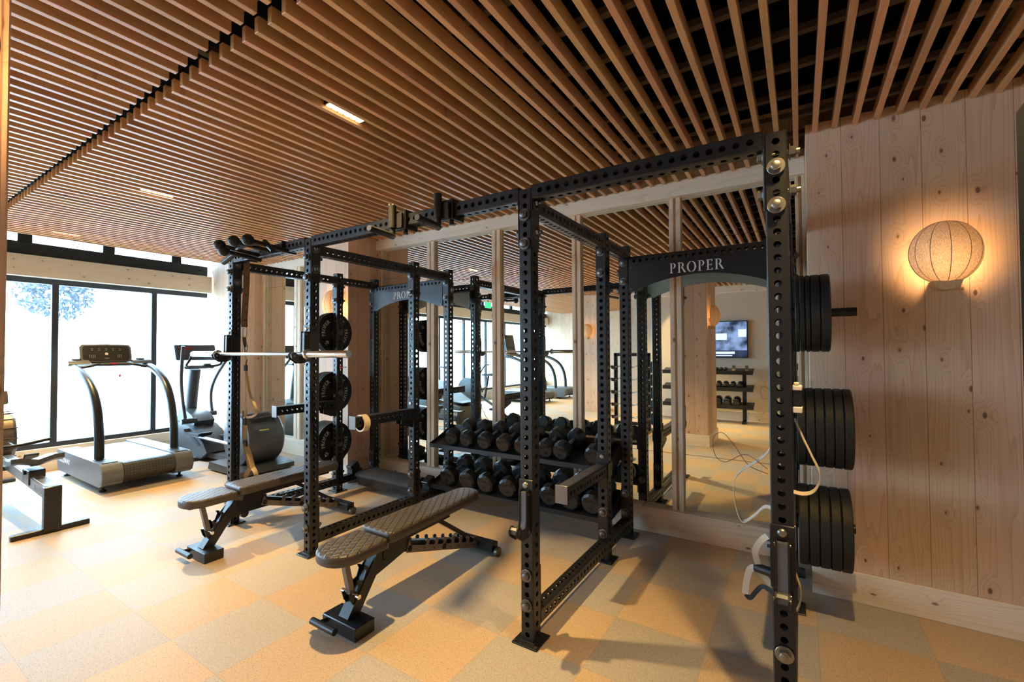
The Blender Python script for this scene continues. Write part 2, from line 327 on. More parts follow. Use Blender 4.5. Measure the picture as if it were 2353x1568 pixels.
    def perf(s, L, off, n, pitch=0.0508, S=0.0762, r=0.0137, c=0.005, seg=12):
        """square tube along Z from 0 to L with round holes through all four sides"""
        h = S / 2 - c; H = S / 2
        for sd in range(4):
            R = Matrix.Rotation(sd * PI / 2, 4, 'Z'); vs = []; fs = []
            def P(u, wv, d=0.0): vs.append(R @ Vector((u, -H + d, wv))); return len(vs) - 1
            lo = off - pitch / 2
            if lo > 0: fs.append((P(-h, 0), P(h, 0), P(h, lo), P(-h, lo)))
            for i in range(n):
                zc = off + i * pitch; z0, z1 = max(0, zc - pitch / 2), min(L, zc + pitch / 2); out = []; a = []; b = []
                t3 = h / 3; zt = (z1 - z0) / 6; zm = (z0 + z1) / 2
                for (u, wv) in ((h, z1), (t3, z1), (-t3, z1), (-h, z1), (-h, zm + zt), (-h, zm - zt), (-h, z0), (-t3, z0), (t3, z0), (h, z0), (h, zm - zt), (h, zm + zt)): out.append(P(u, wv))
                for k in range(12):
                    t = PI / 4 + 2 * PI * k / 12; a.append(P(r * math.cos(t), zc + r * math.sin(t))); b.append(P(r * math.cos(t), zc + r * math.sin(t), 0.0055))
                for k in range(12): k2 = (k + 1) % 12; fs.append((out[k], out[k2], a[k2], a[k])); fs.append((a[k], a[k2], b[k2], b[k]))
            hi = off + (n - 0.5) * pitch
            if hi < L: fs.append((P(-h, hi), P(h, hi), P(h, L), P(-h, L)))
            q = [P(h, 0), P(h, L)]; vs.append(R @ Vector((H, -h, L))); vs.append(R @ Vector((H, -h, 0))); fs.append((q[0], len(vs) - 1, len(vs) - 2, q[1]))
            s.add(vs, fs)
        for z in (0, L): s.add([(-h, -H, z), (h, -H, z), (H, -h, z), (H, h, z), (h, H, z), (-h, H, z), (-H, h, z), (-H, -h, z)], [tuple(range(8))])
        return s
    def text(s, txt, size, Mx, depth=0.001):
        v, f = text_geo(txt); old = s.M; s.M = Mx if old is None else old @ Mx
        n = len(v); vs = [(x * size, y * size, z * depth) for x, y, z in v]; s.add(vs, f); s.M = old; return s
    def serif(s, txt, size, Mx, depth=0.002, place=None):
        old = s.M; x = 0.0; tot = sum(ADV[ch] for ch in txt)
        for ch in txt:
            xc = x + ADV[ch] / 2 - tot / 2
            for poly in LET[ch]:
                if place is None: L = Mx @ Matrix.Translation((xc * size, 0, 0))
                else: L = Mx @ place(xc * size)
                s.M = L if old is None else old @ L
                s.prism([((px - ADV[ch] / 2) * size, (py - .5) * size) for px, py in poly], 'Z', 0, depth)
            x += ADV[ch]
        s.M = old; return s
    def mesh(s, name, mats, smooth=True, angle=38):
        me = bpy.data.meshes.new(name); me.from_pydata(s.v, [], s.f)
        for m in (mats if isinstance(mats, (list, tuple)) else [mats]): me.materials.append(m)
        for p, i in zip(me.polygons, s.mi): p.material_index = i; p.use_smooth = smooth
        me.update()
        if smooth: me.set_sharp_from_angle(angle=math.radians(angle))
        return me
    def build(s, name, mats, parent=None, loc=None, smooth=True, angle=38):
        o = bpy.data.objects.new(name, s.mesh(name, mats, smooth, angle)); COL.objects.link(o)
        if parent: o.parent = parent
        o.location = loc if loc is not None else ((0, 0, 0) if parent else tuple(s.o)); return o
_tg = {}
def text_geo(txt):
    if txt in _tg: return _tg[txt]
    cu = bpy.data.curves.new('t', 'FONT'); cu.body = txt; cu.align_x = 'CENTER'; cu.align_y = 'CENTER'; cu.extrude = 0.5; cu.resolution_u = 2
    o = bpy.data.objects.new('t', cu); COL.objects.link(o); dg = bpy.context.evaluated_depsgraph_get(); me = o.evaluated_get(dg).to_mesh()
    r = ([tuple(v.co) for v in me.vertices], [tuple(p.vertices) for p in me.polygons]); o.evaluated_get(dg).to_mesh_clear(); bpy.data.objects.remove(o); bpy.data.curves.remove(cu); _tg[txt] = r; return r
def _rc(x0, y0, x1, y1): return [(x0, y0), (x1, y0), (x1, y1), (x0, y1)]
def _arc(cx, cy, ro, ri, a0, a1, n=8):
    out = []
    for i in range(n):
        t0 = math.radians(a0 + (a1 - a0) * i / n); t1 = math.radians(a0 + (a1 - a0) * (i + 1) / n)
        out.append([(cx + ri[0] * math.cos(t0), cy + ri[1] * math.sin(t0)), (cx + ro[0] * math.cos(t0), cy + ro[1] * math.sin(t0)), (cx + ro[0] * math.cos(t1), cy + ro[1] * math.sin(t1)), (cx + ri[0] * math.cos(t1), cy + ri[1] * math.sin(t1))])
    return out
_stem = [_rc(.16, 0, .30, 1), _rc(.08, 0, .38, .05), _rc(.08, .95, .38, 1)]
LET = {'P': _stem + _arc(.38, .73, (.27, .27), (.13, .22), -88, 88), 'E': _stem + [_rc(.34, .94, .62, 1), _rc(.34, 0, .64, .06), _rc(.34, .47, .55, .53), [(.57, .80), (.62, .80), (.62, .94), (.55, .94)], [(.59, .20), (.64, .20), (.64, .06), (.55, .06)], _rc(.51, .40, .55, .60)]}
LET['R'] = LET['P'] + [[(.44, .47), (.56, .49), (.86, 0), (.68, 0)]]
LET['O'] = _arc(.5, .5, (.42, .52), (.27, .47), -82, 82, 12) + _arc(.5, .5, (.42, .52), (.27, .47), 98, 262, 12)
ADV = {'P': .74, 'R': .86, 'O': 1.0, 'E': .74}

# ------------------------------------------------------------------ object helpers
def thing(name, label, cat, loc=(0, 0, 0), rz=0.0, group=None):
    o = bpy.data.objects.new(name, None); o.empty_display_size = 0.1; COL.objects.link(o); o.location = loc; o.rotation_euler = (0, 0, rz)
    return tag(o, label, cat, group)
def tag(o, label, cat, group=None):
    o['label'] = label; o['category'] = cat
    if group: o['group'] = group
    return o
def struct(o): o['kind'] = 'structure'; return o
KIDS = {}
def dup(root, loc, rz, label, group=None):
    def cp(o, par):
        c = o.copy(); COL.objects.link(c)
        if par is not None: c.parent = par
        for ch in list(o.children): cp(ch, c)
        return c
    r = cp(root, None); r.location = loc; r.rotation_euler = (0, 0, rz); r['label'] = label
    if group: r['group'] = group
    return r
def inst(name, me, parent, loc=(0, 0, 0), rot=(0, 0, 0)):
    o = bpy.data.objects.new(name, me); COL.objects.link(o); o.parent = parent; o.location = loc; o.rotation_euler = rot; return o
def arcpts(c, r, a0, a1, n, plane='XZ'):
    out = []
    for i in range(n + 1):
        t = math.radians(a0 + (a1 - a0) * i / n); p, q = r * math.cos(t), r * math.sin(t)
        out.append({'XZ': (c[0] + p, c[1], c[2] + q), 'YZ': (c[0], c[1] + p, c[2] + q), 'XY': (c[0] + p, c[1] + q, c[2])}[plane])
    return out
def curve(pts, n=8):
    """Catmull-Rom through pts"""
    P = [Vector(p) for p in pts]; P = [P[0] * 2 - P[1]] + P + [P[-1] * 2 - P[-2]]; out = []
    for i in range(1, len(P) - 2):
        for k in range(n):
            t = k / n; a, b, c, d = P[i - 1:i + 3]
            out.append(0.5 * ((2 * b) + (c - a) * t + (2 * a - 5 * b + 4 * c - d) * t * t + (3 * b - a - 3 * c + d) * t ** 3))
    return out + [P[-2]]

# ================================================================== SETTING
RX = 3.2; BY = -5.02; MIR = 1.808; LMIR = 1.90; FARY = -9.6; LX = -2.2
fl = struct(MB((0, 0, 0)).box(WINX - .1, RX + .1, FARY - .1, 2.15, -0.12, 0).build('floor', FLOOR))
# walls
lw = struct(MB((WINX, 0, 0)).box(WINX - .12, WINX, FARY, 1.9, 0, 0.30, 0).build('wall_left', W['base_y']))
MB((WINX, 0, .15)).box(WINX, WINX + .022, FARY, 1.46, 0.0, 0.165, .003).build('lower_board', W['base_y'], lw, (0, 0, .15))
MB((WINX, 0, .24)).box(WINX, WINX + .035, FARY, 1.46, 0.168, 0.30, .004).build('sill_board', W['base_y'], lw, (0, 0, .24))
wb = struct(MB((0, MY, 0)).box(-3.1, RX + .1, MIR + .016, MIR + .3, 0, 3.3).box(WINX - .1, -3.1, LMIR + .016, MIR + .3, 0, 3.3).build('wall_back', W['pier']))
struct(MB((RX, 0, 0)).box(RX, RX + .15, BY, MIR, 0, 3.3).build('wall_right', PLASTER))
wf = struct(MB((0, BY, 0)).box(LX, RX + .1, BY - .15, BY, 0, 3.3).build('wall_front', PLASTER))
struct(MB((LX, 0, 0)).box(LX, LX + .15, FARY, BY - .15, 0, 3.3).build('wall_inner', W['pier_side']))
struct(MB((0, FARY, 0)).box(WINX - .1, LX + .15, FARY - .15, FARY, 0, 3.3).build('wall_far', W['pier']))
# piers
def pier(name, x0, x1, y0, y1, top=2.945, side=None, base=True):
    o = struct(MB(((x0 + x1) / 2, y0, 0)).box(x0, x1, y0, y1, 0, top, .003).build(name, W['pier'], loc=((x0 + x1) / 2, y0, 0)))
    return o
def skirting(name, x0, x1, y, h=.178, t=.018):
    return struct(MB((x0, y, 0)).box(x0, x1, y - t, y, 0, h, .003).build(name, W['base'], loc=(x0, y, 0)))
PR = 1.345
pier('wall_pier_right', 1.262, RX, PR, MIR + .016); skirting('baseboard_right', 1.255, RX, PR)
pier('wall_pier_middle', -3.95, -3.215, 1.33, LMIR + .016); skirting('baseboard_middle', -3.96, -3.215, 1.33, .20)
struct(MB((-3.215, 1.3, 0)).box(-3.215, -3.197, 1.312, MY - .03, 0, .20, .003).build('baseboard_middle_side', W['base_y'], loc=(-3.215, 1.3, 0)))
pier('wall_pier_left', WINX, -6.06, 1.53, LMIR + .016, 3.1)
LBY = 1.86
# mirror wall: skirting, head beam, mullions
struct(MB((-.9, MY, .1)).box(-3.215, 1.262, MY - .03, MIR + .016, 0, .203, .004).build('baseboard_back', W['base'], loc=(-.9, MY, .1)))
struct(MB((-4.8, LBY, .1)).box(-6.06, -3.95, LBY - .03, LMIR + .016, 0, .225, .004).build('baseboard_back_left', W['base'], loc=(-4.8, LBY, .1)))
struct(MB((-.9, MY, 2.8)).box(-3.215, 1.262, MY - .03, MIR + .016, 2.77, 2.90, .004).box(-3.215, 1.262, MY - .01, MIR + .016, 2.90, 2.955, 0).build('trim_1', W['trim'], loc=(-.9, MY, 2.8)))
struct(MB((-4.8, LBY, 2.8)).box(-6.06, -3.95, LBY - .03, LMIR + .016, 2.78, 2.97, .004).build('trim_2', W['trim'], loc=(-4.8, LBY, 2.8)))
def mullion(name, x0, x1, y, z0, z1, yb=MIR):
    m = (x0 + x1) / 2
    return struct(MB((m, y, 1.4)).box(x0, m - .010, y - .034, yb, z0, z1, .003).box(m - .010, m + .010, y - .005, yb, z0, z1).box(m + .010, x1, y - .038, yb, z0, z1, .003).build(name, W['mull'], loc=(m, y, 1.4)))
XS = [(-3.214, -3.15), (-2.400, -2.285), (-1.486, -1.377), (-.572, -.484), (.311, .404), (1.20, 1.262)]
for i, (a, b) in enumerate(XS): mullion('trim_%d' % (i + 3), a, b, MIR, .203, 2.77)
mullion('trim_9', -5.165, -5.005, LMIR, .225, 2.78, LMIR); mullion('trim_10', -6.06, -5.99, LMIR, .225, 2.78, LMIR); mullion('trim_11', -4.0, -3.95, LMIR, .225, 2.78, LMIR)
def mirror(x0, x1, y, z0, z1, seams, label):
    t = thing('wall_mirror', label, 'mirror', ((x0 + x1) / 2, y + .008, z0), group='mirror panels on the back wall')
    zs = [z0] + seams + [z1]
    for a, b in zip(zs[:-1], zs[1:]): MB(((x0 + x1) / 2, y + .008, z0)).box(x0, x1, y, y + .008, a + .0015, b - .0015).build('mirror_pane', MIRROR, t, (0, 0, 0))
    MB(((x0 + x1) / 2, y + .008, z0)).box(x0, x1, y + .008, y + .014, z0, z1).build('backing', BLACKP, t, (0, 0, 0))
    return t
MLAB = ['narrow wall mirror immediately right of the middle wooden pier, behind the left rack', 'wall mirror behind the left end of the dumbbell shelves', 'wall mirror behind the middle of the dumbbell shelves', 'wall mirror behind the right end of the dumbbell shelves and right rack post', 'rightmost wall mirror reflecting the television, beside the right wooden pier']
for i in range(5): mirror(XS[i][1], XS[i + 1][0], MIR, .203, 2.77, [.66, 2.41], MLAB[i])
mirror(-5.99, -5.165, LMIR, .225, 2.78, [.74, 2.53], 'leftmost wall mirror in the corner by the windows, behind the elliptical')
mirror(-5.005, -4.0, LMIR, .225, 2.78, [.74, 2.53], 'wall mirror between the corner mirror and the middle wooden pier')

# ceiling: dark deck, battens and cedar slats
ce = struct(MB((0, 0, 3.3)).box(WINX - .1, RX + .1, FARY - .1, 2.15, 3.3, 3.4).build('ceiling', VOID))
SL = 0.1021; S0 = 1.313
mb = MB((S0, 0, 2.9))
for k in range(-75, 19):
    x = S0 + SL * k
    if x < -6.32 or x > RX: continue
    ye = MY - .03
    if x > 1.262: ye = PR + .002
    elif -3.95 < x < -3.215: ye = 1.332
    elif x < -6.06: ye = 1.532
    elif x < -3.95: ye = LBY - .03
    lim = FARY if x < LX else BY
    ys = [(-1.052, ye), (-4.15, -1.108), (lim, -4.2)]
    for (a, b) in ys: mb.box(x - .0145, x + .0145, a + .001, b, 2.882, 2.952, .0015)
mb.build('slat_field', W['slat'], ce, (S0, 0, 2.9 - 3.3))
mb = MB((0, 0, 3))
y = 1.5
while y > FARY:
    mb.box(-6.4, RX if y > BY else LX, y - .018, y + .018, 2.953, 2.985); y -= .29
for x in (-5.2, -3.9, -2.6, -1.3, -.1, 2.05, 2.5): mb.box(x - .02, x + .02, FARY if x < LX else BY, 1.6, 3.02, 3.07)
mb.build('batten', BATTEN, ce, (0, 0, -.3))
mb = MB((0, 0, 3))
for yy in (.5, -1.4, -3.4): mb.box(-3.5, RX, yy - .12, yy + .12, 3.12, 3.30)
mb.tube([(-.35, 1.6, 3.04), (-.35, BY, 3.04)], .045, 12); mb.build('duct', VOID, ce, (0, 0, -.3))

# windows
wd = struct(MB((WINX, 0, 1.3)).build('window_1', FRAME) if False else thing('window_1', '', '', (WINX, 0, .3)))
for k_ in ('label', 'category'): del wd[k_]
SP = 1.072; MYS = [.76 + SP * 0 - SP * k for k in range(0, 10)]
o_ = (WINX, 0, .3)
fm = MB(o_).box(WINX - .07, WINX, FARY, 1.48, .30, .362, .004).box(WINX - .07, WINX, FARY, 1.48, 2.405, 2.475, .004)
for yy in MYS: fm.box(WINX - .07, WINX, yy - .033, yy + .033, .362, 2.405, .004)
fm.build('frame', FRAME, wd)
edges = [1.48 + .03] + MYS + [FARY]
for a, b in zip(edges[1:], edges[:-1]): MB(o_).box(WINX - .045, WINX - .037, a + .03, b - .03, .355, 2.412).build('pane', GLASS, wd)
wc = thing('window_2', '', '', (WINX, 0, 2.75)); struct(wc)
for k_ in ('label', 'category'): del wc[k_]
o_ = (WINX, 0, 2.75); PY = [1.04 - .818 * k for k in range(0, 13)]
fm = MB(o_).box(WINX - .07, WINX, FARY, 1.48, 2.745, 2.915, .004).box(WINX - .07, WINX, FARY, 1.48, 3.04, 3.3, .004)
for yy in PY: fm.box(WINX - .07, WINX, yy - .065, yy + .065, 2.915, 3.04, .003).box(WINX, WINX + .004, yy - .004, yy + .004, 2.75, 3.04)
fm.build('frame', FRAME, wc)
edges = [1.52] + PY + [FARY]
for a, b in zip(edges[1:], edges[:-1]): MB(o_).box(WINX - .045, WINX - .037, a + .06, b - .06, 2.91, 3.045).build('pane', GLASS, wc)
W['beam'] = wood('pine_beam_long', (0.80, 0.71, 0.60), (0.56, 0.45, 0.34), 'Y', 'Z', 0, 0, rough=0.6, dens=4)
struct(MB((WINX, 0, 2.6)).box(WINX - .08, WINX + .10, FARY, 1.50, 2.475, 2.745, .006).build('trim_12', W['beam'], loc=(WINX, 0, 2.6)))
struct(MB((0, BY, 2.8)).box(LX, RX, BY, BY + .04, 2.74, 2.955, .004).build('trim_13', W['trim'], loc=(0, BY, 2.8)))
struct(MB((0, BY, .1)).box(LX, RX, BY, BY + .02, 0, .20, .003).build('baseboard_front', W['base'], loc=(0, BY, .1)))
# free column by the camera and a farther one
cA = pier('wall_column_near', -.46, 0.0, -2.72, -1.875) 
struct(MB((-.23, -2.3, 0)).box(-.478, .018, -2.738, -1.857, 0, .18, .003).build('baseboard_column', W['base'], loc=(-.23, -2.3, 0)))
pier('wall_column_far', -3.55, -2.95, -5.6, -4.82)
# outside
struct(MB((-14, -2, -.2)).box(-45, WINX - .13, -30, 25, -.25, -.05).build('ground', GROUND))
tr = thing('garden_tree', 'pale tree crown outside the window, above the treadmill', 'tree', (-14.4, 1.2, -.05))
MB((-14.4, 1.2, -.05)).tube([(-14.4, 1.2, -.05), (-14.35, 1.25, 1.2), (-14.4, 1.2, 2.6)], [.13, .1, .05], 10).build('trunk', plain('pale_bark', (.35, .3, .25), .8), tr)
fb = MB((-14.4, 1.2, -.05))
for i in range(900):
    th, ph = random.uniform(0, 2 * PI), math.acos(random.uniform(-1, 1)); rr = random.uniform(.2, 1) ** .5
    c = Vector((-14.4 + .7 * rr * math.sin(ph) * math.cos(th), 1.3 + .75 * rr * math.sin(ph) * math.sin(th), 2.95 + .62 * rr * math.cos(ph)))
    a = Vector((random.gauss(0, 1), random.gauss(0, 1), random.gauss(0, 1))).normalized(); b = a.orthogonal().normalized()
    s_ = random.uniform(.03, .07); fb.add([c - a * s_ * 1.6, c + b * s_ * .5, c + a * s_ * 1.6, c - b * s_ * .5], [(0, 1, 2, 3)])
fo = fb.build('foliage', LEAF, tr); fo['kind'] = 'stuff'

# ================================================================== CEILING LIGHTS, SCONCES
def ceiling_light(x, y, label):
    t = thing('ceiling_light', label, 'light', (x, y, 2.95), group='linear downlights between the slats'); o = (x, y, 2.95)
    MB(o).box(x - .034, x + .034, y - .125, y + .125, 2.90, 2.955, .003).build('housing', BLACK, t)
    m = MB(o)
    for i in range(6): m.box(x - .027, x + .027, y - .118 + i * .0395, y - .084 + i * .0395, 2.893, 2.901, .004)
    m.build('lamp_strip', FIX, t); return t
CL = ['small linear downlight by the window end of the ceiling, farthest of the three', 'small linear downlight in the middle of the ceiling, between two others', 'nearest and largest linear downlight set between the cedar slats', 'linear downlight above the right rack, over the camera'] + ['linear downlight reflected in the mirror, set in the ceiling behind the camera'] * 7
for (x, y), l in zip(SPOTS, CL): ceiling_light(x, y, l)

def sconce(loc, rz, label, power):
    t = thing('wall_sconce', label, 'lamp', loc, rz, group='linen dome wall lamps')
    rx, rzv, d, y0 = .153, .172, .125, -.045
    def pt(p, q): return (rx * math.sin(p) * math.cos(q), y0 - d * math.sin(p) * math.sin(q), rzv * math.cos(p))
    nU, nV = 24, 20; vs_ = [pt(PI * i / nV, PI * k / nU) for i in range(nV + 1) for k in range(nU + 1)]; m = MB()
    m.add(vs_, [(i * (nU + 1) + k, i * (nU + 1) + k + 1, (i + 1) * (nU + 1) + k + 1, (i + 1) * (nU + 1) + k) for i in range(nV) for k in range(nU)])
    m.build('shade', LINEN, t, angle=80)
    r = MB()
    for deg in (28, 58, 90, 122, 152): r.tube([pt(PI * (i + .3) / (nV + .6), math.radians(deg)) for i in range(nV + 1)], .0016, 6)
    for deg in (0, 180): r.tube([pt(PI * i / nV, math.radians(deg)) for i in range(nV + 1)], .003, 6)
    r.build('wire_rib', plain('shade_wire', (.30, .20, .12), .6), t)
    b = MB().prism([(.062 * math.cos(math.radians(a)), -.158 + .052 * math.sin(math.radians(a))) for a in range(180, 361, 12)], 'Y', -.085, 0.0)
    b.build('bracket', W['handle'], t)
    MB().cyl((0, -.004, -.06), (0, -.035, -.06), .03, n=16).cyl((0, -.05, -.12), (0, -.05, -.075), .016, n=12).build('lamp_holder', ALU, t)
    MB().sphere((0, -.108, -.045), .022).build('bulb', BULB, t)
    L = light('sconce_glow', 'POINT', (0, -.10, -.045), power, (1.0, .60, .27), shadow_soft_size=.03); L.parent = t
    return t
sconce((1.895, PR, 2.045), 0, 'glowing oval linen wall lamp on the right wooden pier', 15)
sconce((-3.42, 1.33, 2.07), 0, 'glowing linen wall lamp on the middle wooden pier behind the left rack weights', 14)
sconce((0.0, -2.05, 2.05), PI / 2, 'linen wall lamp on the free column beside the camera, seen in the mirror', 13)
sconce((-3.25, -4.82, 2.0), PI, 'linen wall lamp on the far column seen only in the mirror', 13)

# ================================================================== RIG
UX = [-3.0535, -1.9078, 0.0, 1.1437]; UY = [0.0, 1.0745, 1.5767]; HZ = lambda k: .045 + (k + 4) * .0508
RO = Vector((-.95, .79, 0))
rig = thing('squat_rack_rig', 'large black perforated steel squat rack rig on bolted uprights in front of the mirrors', 'squat rack', tuple(RO))
me_up = MB().perf(2.362, .039, 46).mesh('upright', BLACK)
me_plate = MB().box(-.075, .075, -.075, .075, 0, .009, .003).box(-.045, .045, -.045, .045, .009, .013, .003).mesh('base_plate', BLACK)
mbb = MB()
for a in (-1, 1):
    for b in (-1, 1): mbb.cyl((a * .06, b * .06, .009), (a * .06, b * .06, .0135), .008, n=10)
me_anchor = mbb.mesh('anchor_bolt', DKSTEEL)
def bolt_mesh(nm, mat):
    m = MB()
    for sgn, ex in ((-1, 0), (1, .008)):
        y = sgn * .0445
        m.lathe([(.0, y), (.032, y), (.0325, y + sgn * .002), (.031, y + sgn * .0035), (0, y + sgn * .0035)], (0, 0, 0), 'Y', 24)
        a0 = .3; hexa = [(.0215 * math.cos(a0 + k * PI / 3), .0215 * math.sin(a0 + k * PI / 3)) for k in range(6)]
        y1, y2 = sorted((y + sgn * .0035, y + sgn * (.021)))
        m.prism(hexa, 'Y', y1, y2); m.lathe([(0, y + sgn * .021), (.0165, y + sgn * .021), (.013, y + sgn * .0235), (0, y + sgn * .0235)], (0, 0, 0), 'Y', 16)
        if ex: m.cyl((0, -.046, 0), (0, y + .036, 0), .0115, n=12)
    return m.mesh(nm, mat)
me_bolt = bolt_mesh('bolt', DKSTEEL); me_bolt2 = bolt_mesh('bright_bolt', STEEL)
nm = MB()
for k in range(3, 36, 2):
    Mx = Matrix.Translation((.026, -.0386, HZ(k) + .022 - .006)) @ Matrix.Rotation(PI / 2, 4, 'X'); nm.text(str(k), .021, Mx, .0006)
    Mx = Matrix.Translation((.026, -.0386, HZ(k + 1) + .018 - .006)); nm.M = Mx; nm.box(-.003, .003, -.0004, 0, -.003, .003); nm.M = None
me_num = nm.mesh('number_lettering', BLACKP, smooth=False)
UP = {}
for i, x in enumerate(UX):
    for j, y in enumerate(UY):
        u = inst('upright', me_up, rig, (x - RO.x, y - RO.y, .006)); UP[i, j] = u
        inst('base_plate', me_plate, u, (0, 0, -.006)); inst('anchor_bolt', me_anchor, u, (0, 0, -.006))
        if j < 2: inst('number_lettering', me_num, u)
        B = me_bolt2 if (i == 3 and j == 0) else me_bolt
        for k in (39, 36, 2, -1): inst('bolt', B, u, (0, 0, HZ(k) - .006))
        if j == 0:
            for k in (40.2, 37.2): inst('bolt', B, u, (0, 0, HZ(k) - .006), (0, 0, -PI / 2 if i != 3 else PI / 2 * -1))
        elif j == 2 and True:
            for k in (37.6, 34.6): inst('bolt', B, u, (0, 0, HZ(k) - .006), (0, 0, -PI / 2))
        elif j == 1 and i in (0, 3):
            for zz in (1.725, 1.07, .515): inst('bolt', B, u, (0, 0, zz - .006), (0, 0, -PI / 2))
def flange(m, axis, a, sgn, c, z0, z1):
    """bolting plate at coordinate a on axis, centred across at c"""
    if axis == 'X': m.box(min(a, a + sgn * .0065), max(a, a + sgn * .0065), c - .0375, c + .0375, z0, z1, .002)
    else: m.box(c - .0375, c + .0375, min(a, a + sgn * .0065), max(a, a + sgn * .0065), z0, z1, .002)
def beam(axis, a0, a1, c, zc, fz0, fz1, S=.0762):
    L = a1 - a0; n = int((L - .05) / .0508); m = MB(RO)
    if axis == 'X': m.M = Matrix.Translation((a0 + .0066, c, zc)) @ Matrix.Rotation(PI / 2, 4, 'Y')
    else: m.M = Matrix.Translation((c, a0 + .0066, zc)) @ Matrix.Rotation(-PI / 2, 4, 'X')
    m.perf(L - .0132, (L - .0132 - (n - 1) * .0508) / 2, n); m.M = None
    flange(m, axis, a0, 1, c, fz0, fz1); flange(m, axis, a1, -1, c, fz0, fz1)
    return m.build('crossbeam', BLACK, rig)
h = .0381
for i in range(3): beam('X', UX[i] + h, UX[i + 1] - h, 0, 2.347, 2.06, 2.385)
for i in range(4):
    for j in range(2):
        beam('Y', UY[j] + h, UY[j + 1] - h, UX[i], 2.289, 2.04, 2.328)
        beam('Y', UY[j] + h, UY[j + 1] - h, UX[i], .110, .072, .385)
for i in (0, 2):
    beam('X', UX[i] + h, UX[i + 1] - h, UY[2], 2.238, 1.99, 2.277)
    x0, x1 = UX[i] + h + .006, UX[i + 1] - h - .006; xm = (x0 + x1) / 2; ww = x1 - x0; m = MB(RO)
    pl = [(x0, 2.203), (x0, 1.99), (x0 + .06, 1.99)] + [(x0 + .06 + (ww - .12) * t / 24, 1.99 + .098 * math.sin(PI * t / 24) ** .8) for t in range(1, 24)] + [(x1 - .06, 1.99), (x1, 1.99), (x1, 2.203)]
    m.prism(pl, 'Y', UY[2] - h - .008, UY[2] - h - .002)
    pn = m.build('name_panel', BLACK, rig)
    m = MB(RO).prism(pl, 'Y', UY[2] - h - .002, UY[2] - h + .001); m.build('panel_back', plain('pale_back', (.62, .64, .60), .5), pn)
    m = MB(RO).serif('PROPER', .079, Matrix.Translation((xm - .012, UY[2] - h - .0081, 2.146)) @ Matrix.Rotation(PI / 2, 4, 'X'), .0012); lt = m.build('lettering', WHITEP, pn, smooth=False); lt['label'] = 'serif letters reading PROPER, pale colour in place of light through cut-outs'  # solid pale letters: light showing through the cut-out name is put into the colour
    for (px_, pz) in ((x0 + .02, 2.185), (x0 + .02, 2.01), (x1 - .02, 2.185), (x1 - .02, 2.01)): MB(RO).cyl((px_, UY[2] - h - .012, pz), (px_, UY[2] - h - .006, pz), .006, n=10).build('rivet', DKSTEEL, pn)
# dumbbell shelves
def shelf(zf, label=None):
    m = MB(RO); x0, x1 = UX[1] + .04, UX[2] - .045; y0, y1 = 1.245, 1.60; sl = .27
    zz = lambda y: zf + (y - y0) * sl
    m.prism([(y0, zf + .012), (y0, zf - .026), (y0 + .005, zf - .026), (y0 + .005, zf - .004), (y1, zz(y1) - .004), (y1, zz(y1) + .05), (y1 - .004, zz(y1) + .05), (y1 - .004, zz(y1) + .002), (y0 + .006, zf + .002), (y0 + .006, zf + .012)], 'X', x0, x1)
    for xa in (x0, x1 - .006): m.prism([(y0, zf + .014), (y0, zf - .03), (1.60, zz(1.6) - .08), (1.60, zz(1.6) + .05)], 'X', xa, xa + .006)
    return m.build('storage_shelf', BLACK, rig)
shelf(.600); shelf(.205)
# weight pegs
for i, sg in ((0, -1), (3, 1)):
    for zz, ln in ((1.723, .30), (1.068, .28), (.515, .275)):
        m = MB(RO); xa = UX[i] + sg * .0381
        m.cyl((xa, UY[1], zz), (xa + sg * ln, UY[1], zz), .0245, n=20).cyl((xa, UY[1], zz), (xa + sg * .008, UY[1], zz), .04, n=20)
        m.build('storage_peg', BLACK, rig)
# globe grip cluster on the left front beam
gr = MB(RO)
gx0, gx1 = UX[0] + .25, UX[1] - .30
gr.box(gx0, gx1, -.062, -.046, 2.30, 2.375, .003).box(gx0, gx0 + .02, -.062, .06, 2.30, 2.392, .002).box(gx1 - .02, gx1, -.062, .06, 2.30, 2.392, .002)
gr.tube([(gx0 + .02, -.06, 2.34), (gx0 + .02, -.20, 2.335), (gx0 + .07, -.24, 2.335), (gx1 - .10, -.24, 2.345), (gx1 - .05, -.20, 2.345), (gx1 - .05, -.06, 2.34)], .017, 10)
grip = gr.build('grip_frame', BLACK, rig)
for gx, gy, gz in ((-2.566, -.35, 2.345), (-2.352, -.35, 2.347), (-2.155, -.35, 2.330), (-2.545, -.33, 2.302)):
    MB(RO).tube([(gx, gy, gz), (gx + .01, -.05, gz - .03)], .017, 10).build('grip_rod', BLACK, grip); MB(RO).sphere((gx, gy, gz), .042).build('globe', RUBBER, grip)
MB(RO).tube([(-2.19, -.21, 2.350), (-2.09, -.20, 2.272)], .019, 12).build('angled_grip', BLACK, grip)
MB(RO).tube([(-2.644, -.20, 2.315), (-2.81, -.21, 2.258)], .021, 12).build('angled_grip', BLACK, grip)
for k_ in (.40, .56): pass
for xx in (gx0 + .06, (gx0 + gx1) / 2, gx1 - .04): inst('bolt', me_bolt, grip, (xx - RO.x, -.018 - RO.y, 2.345))
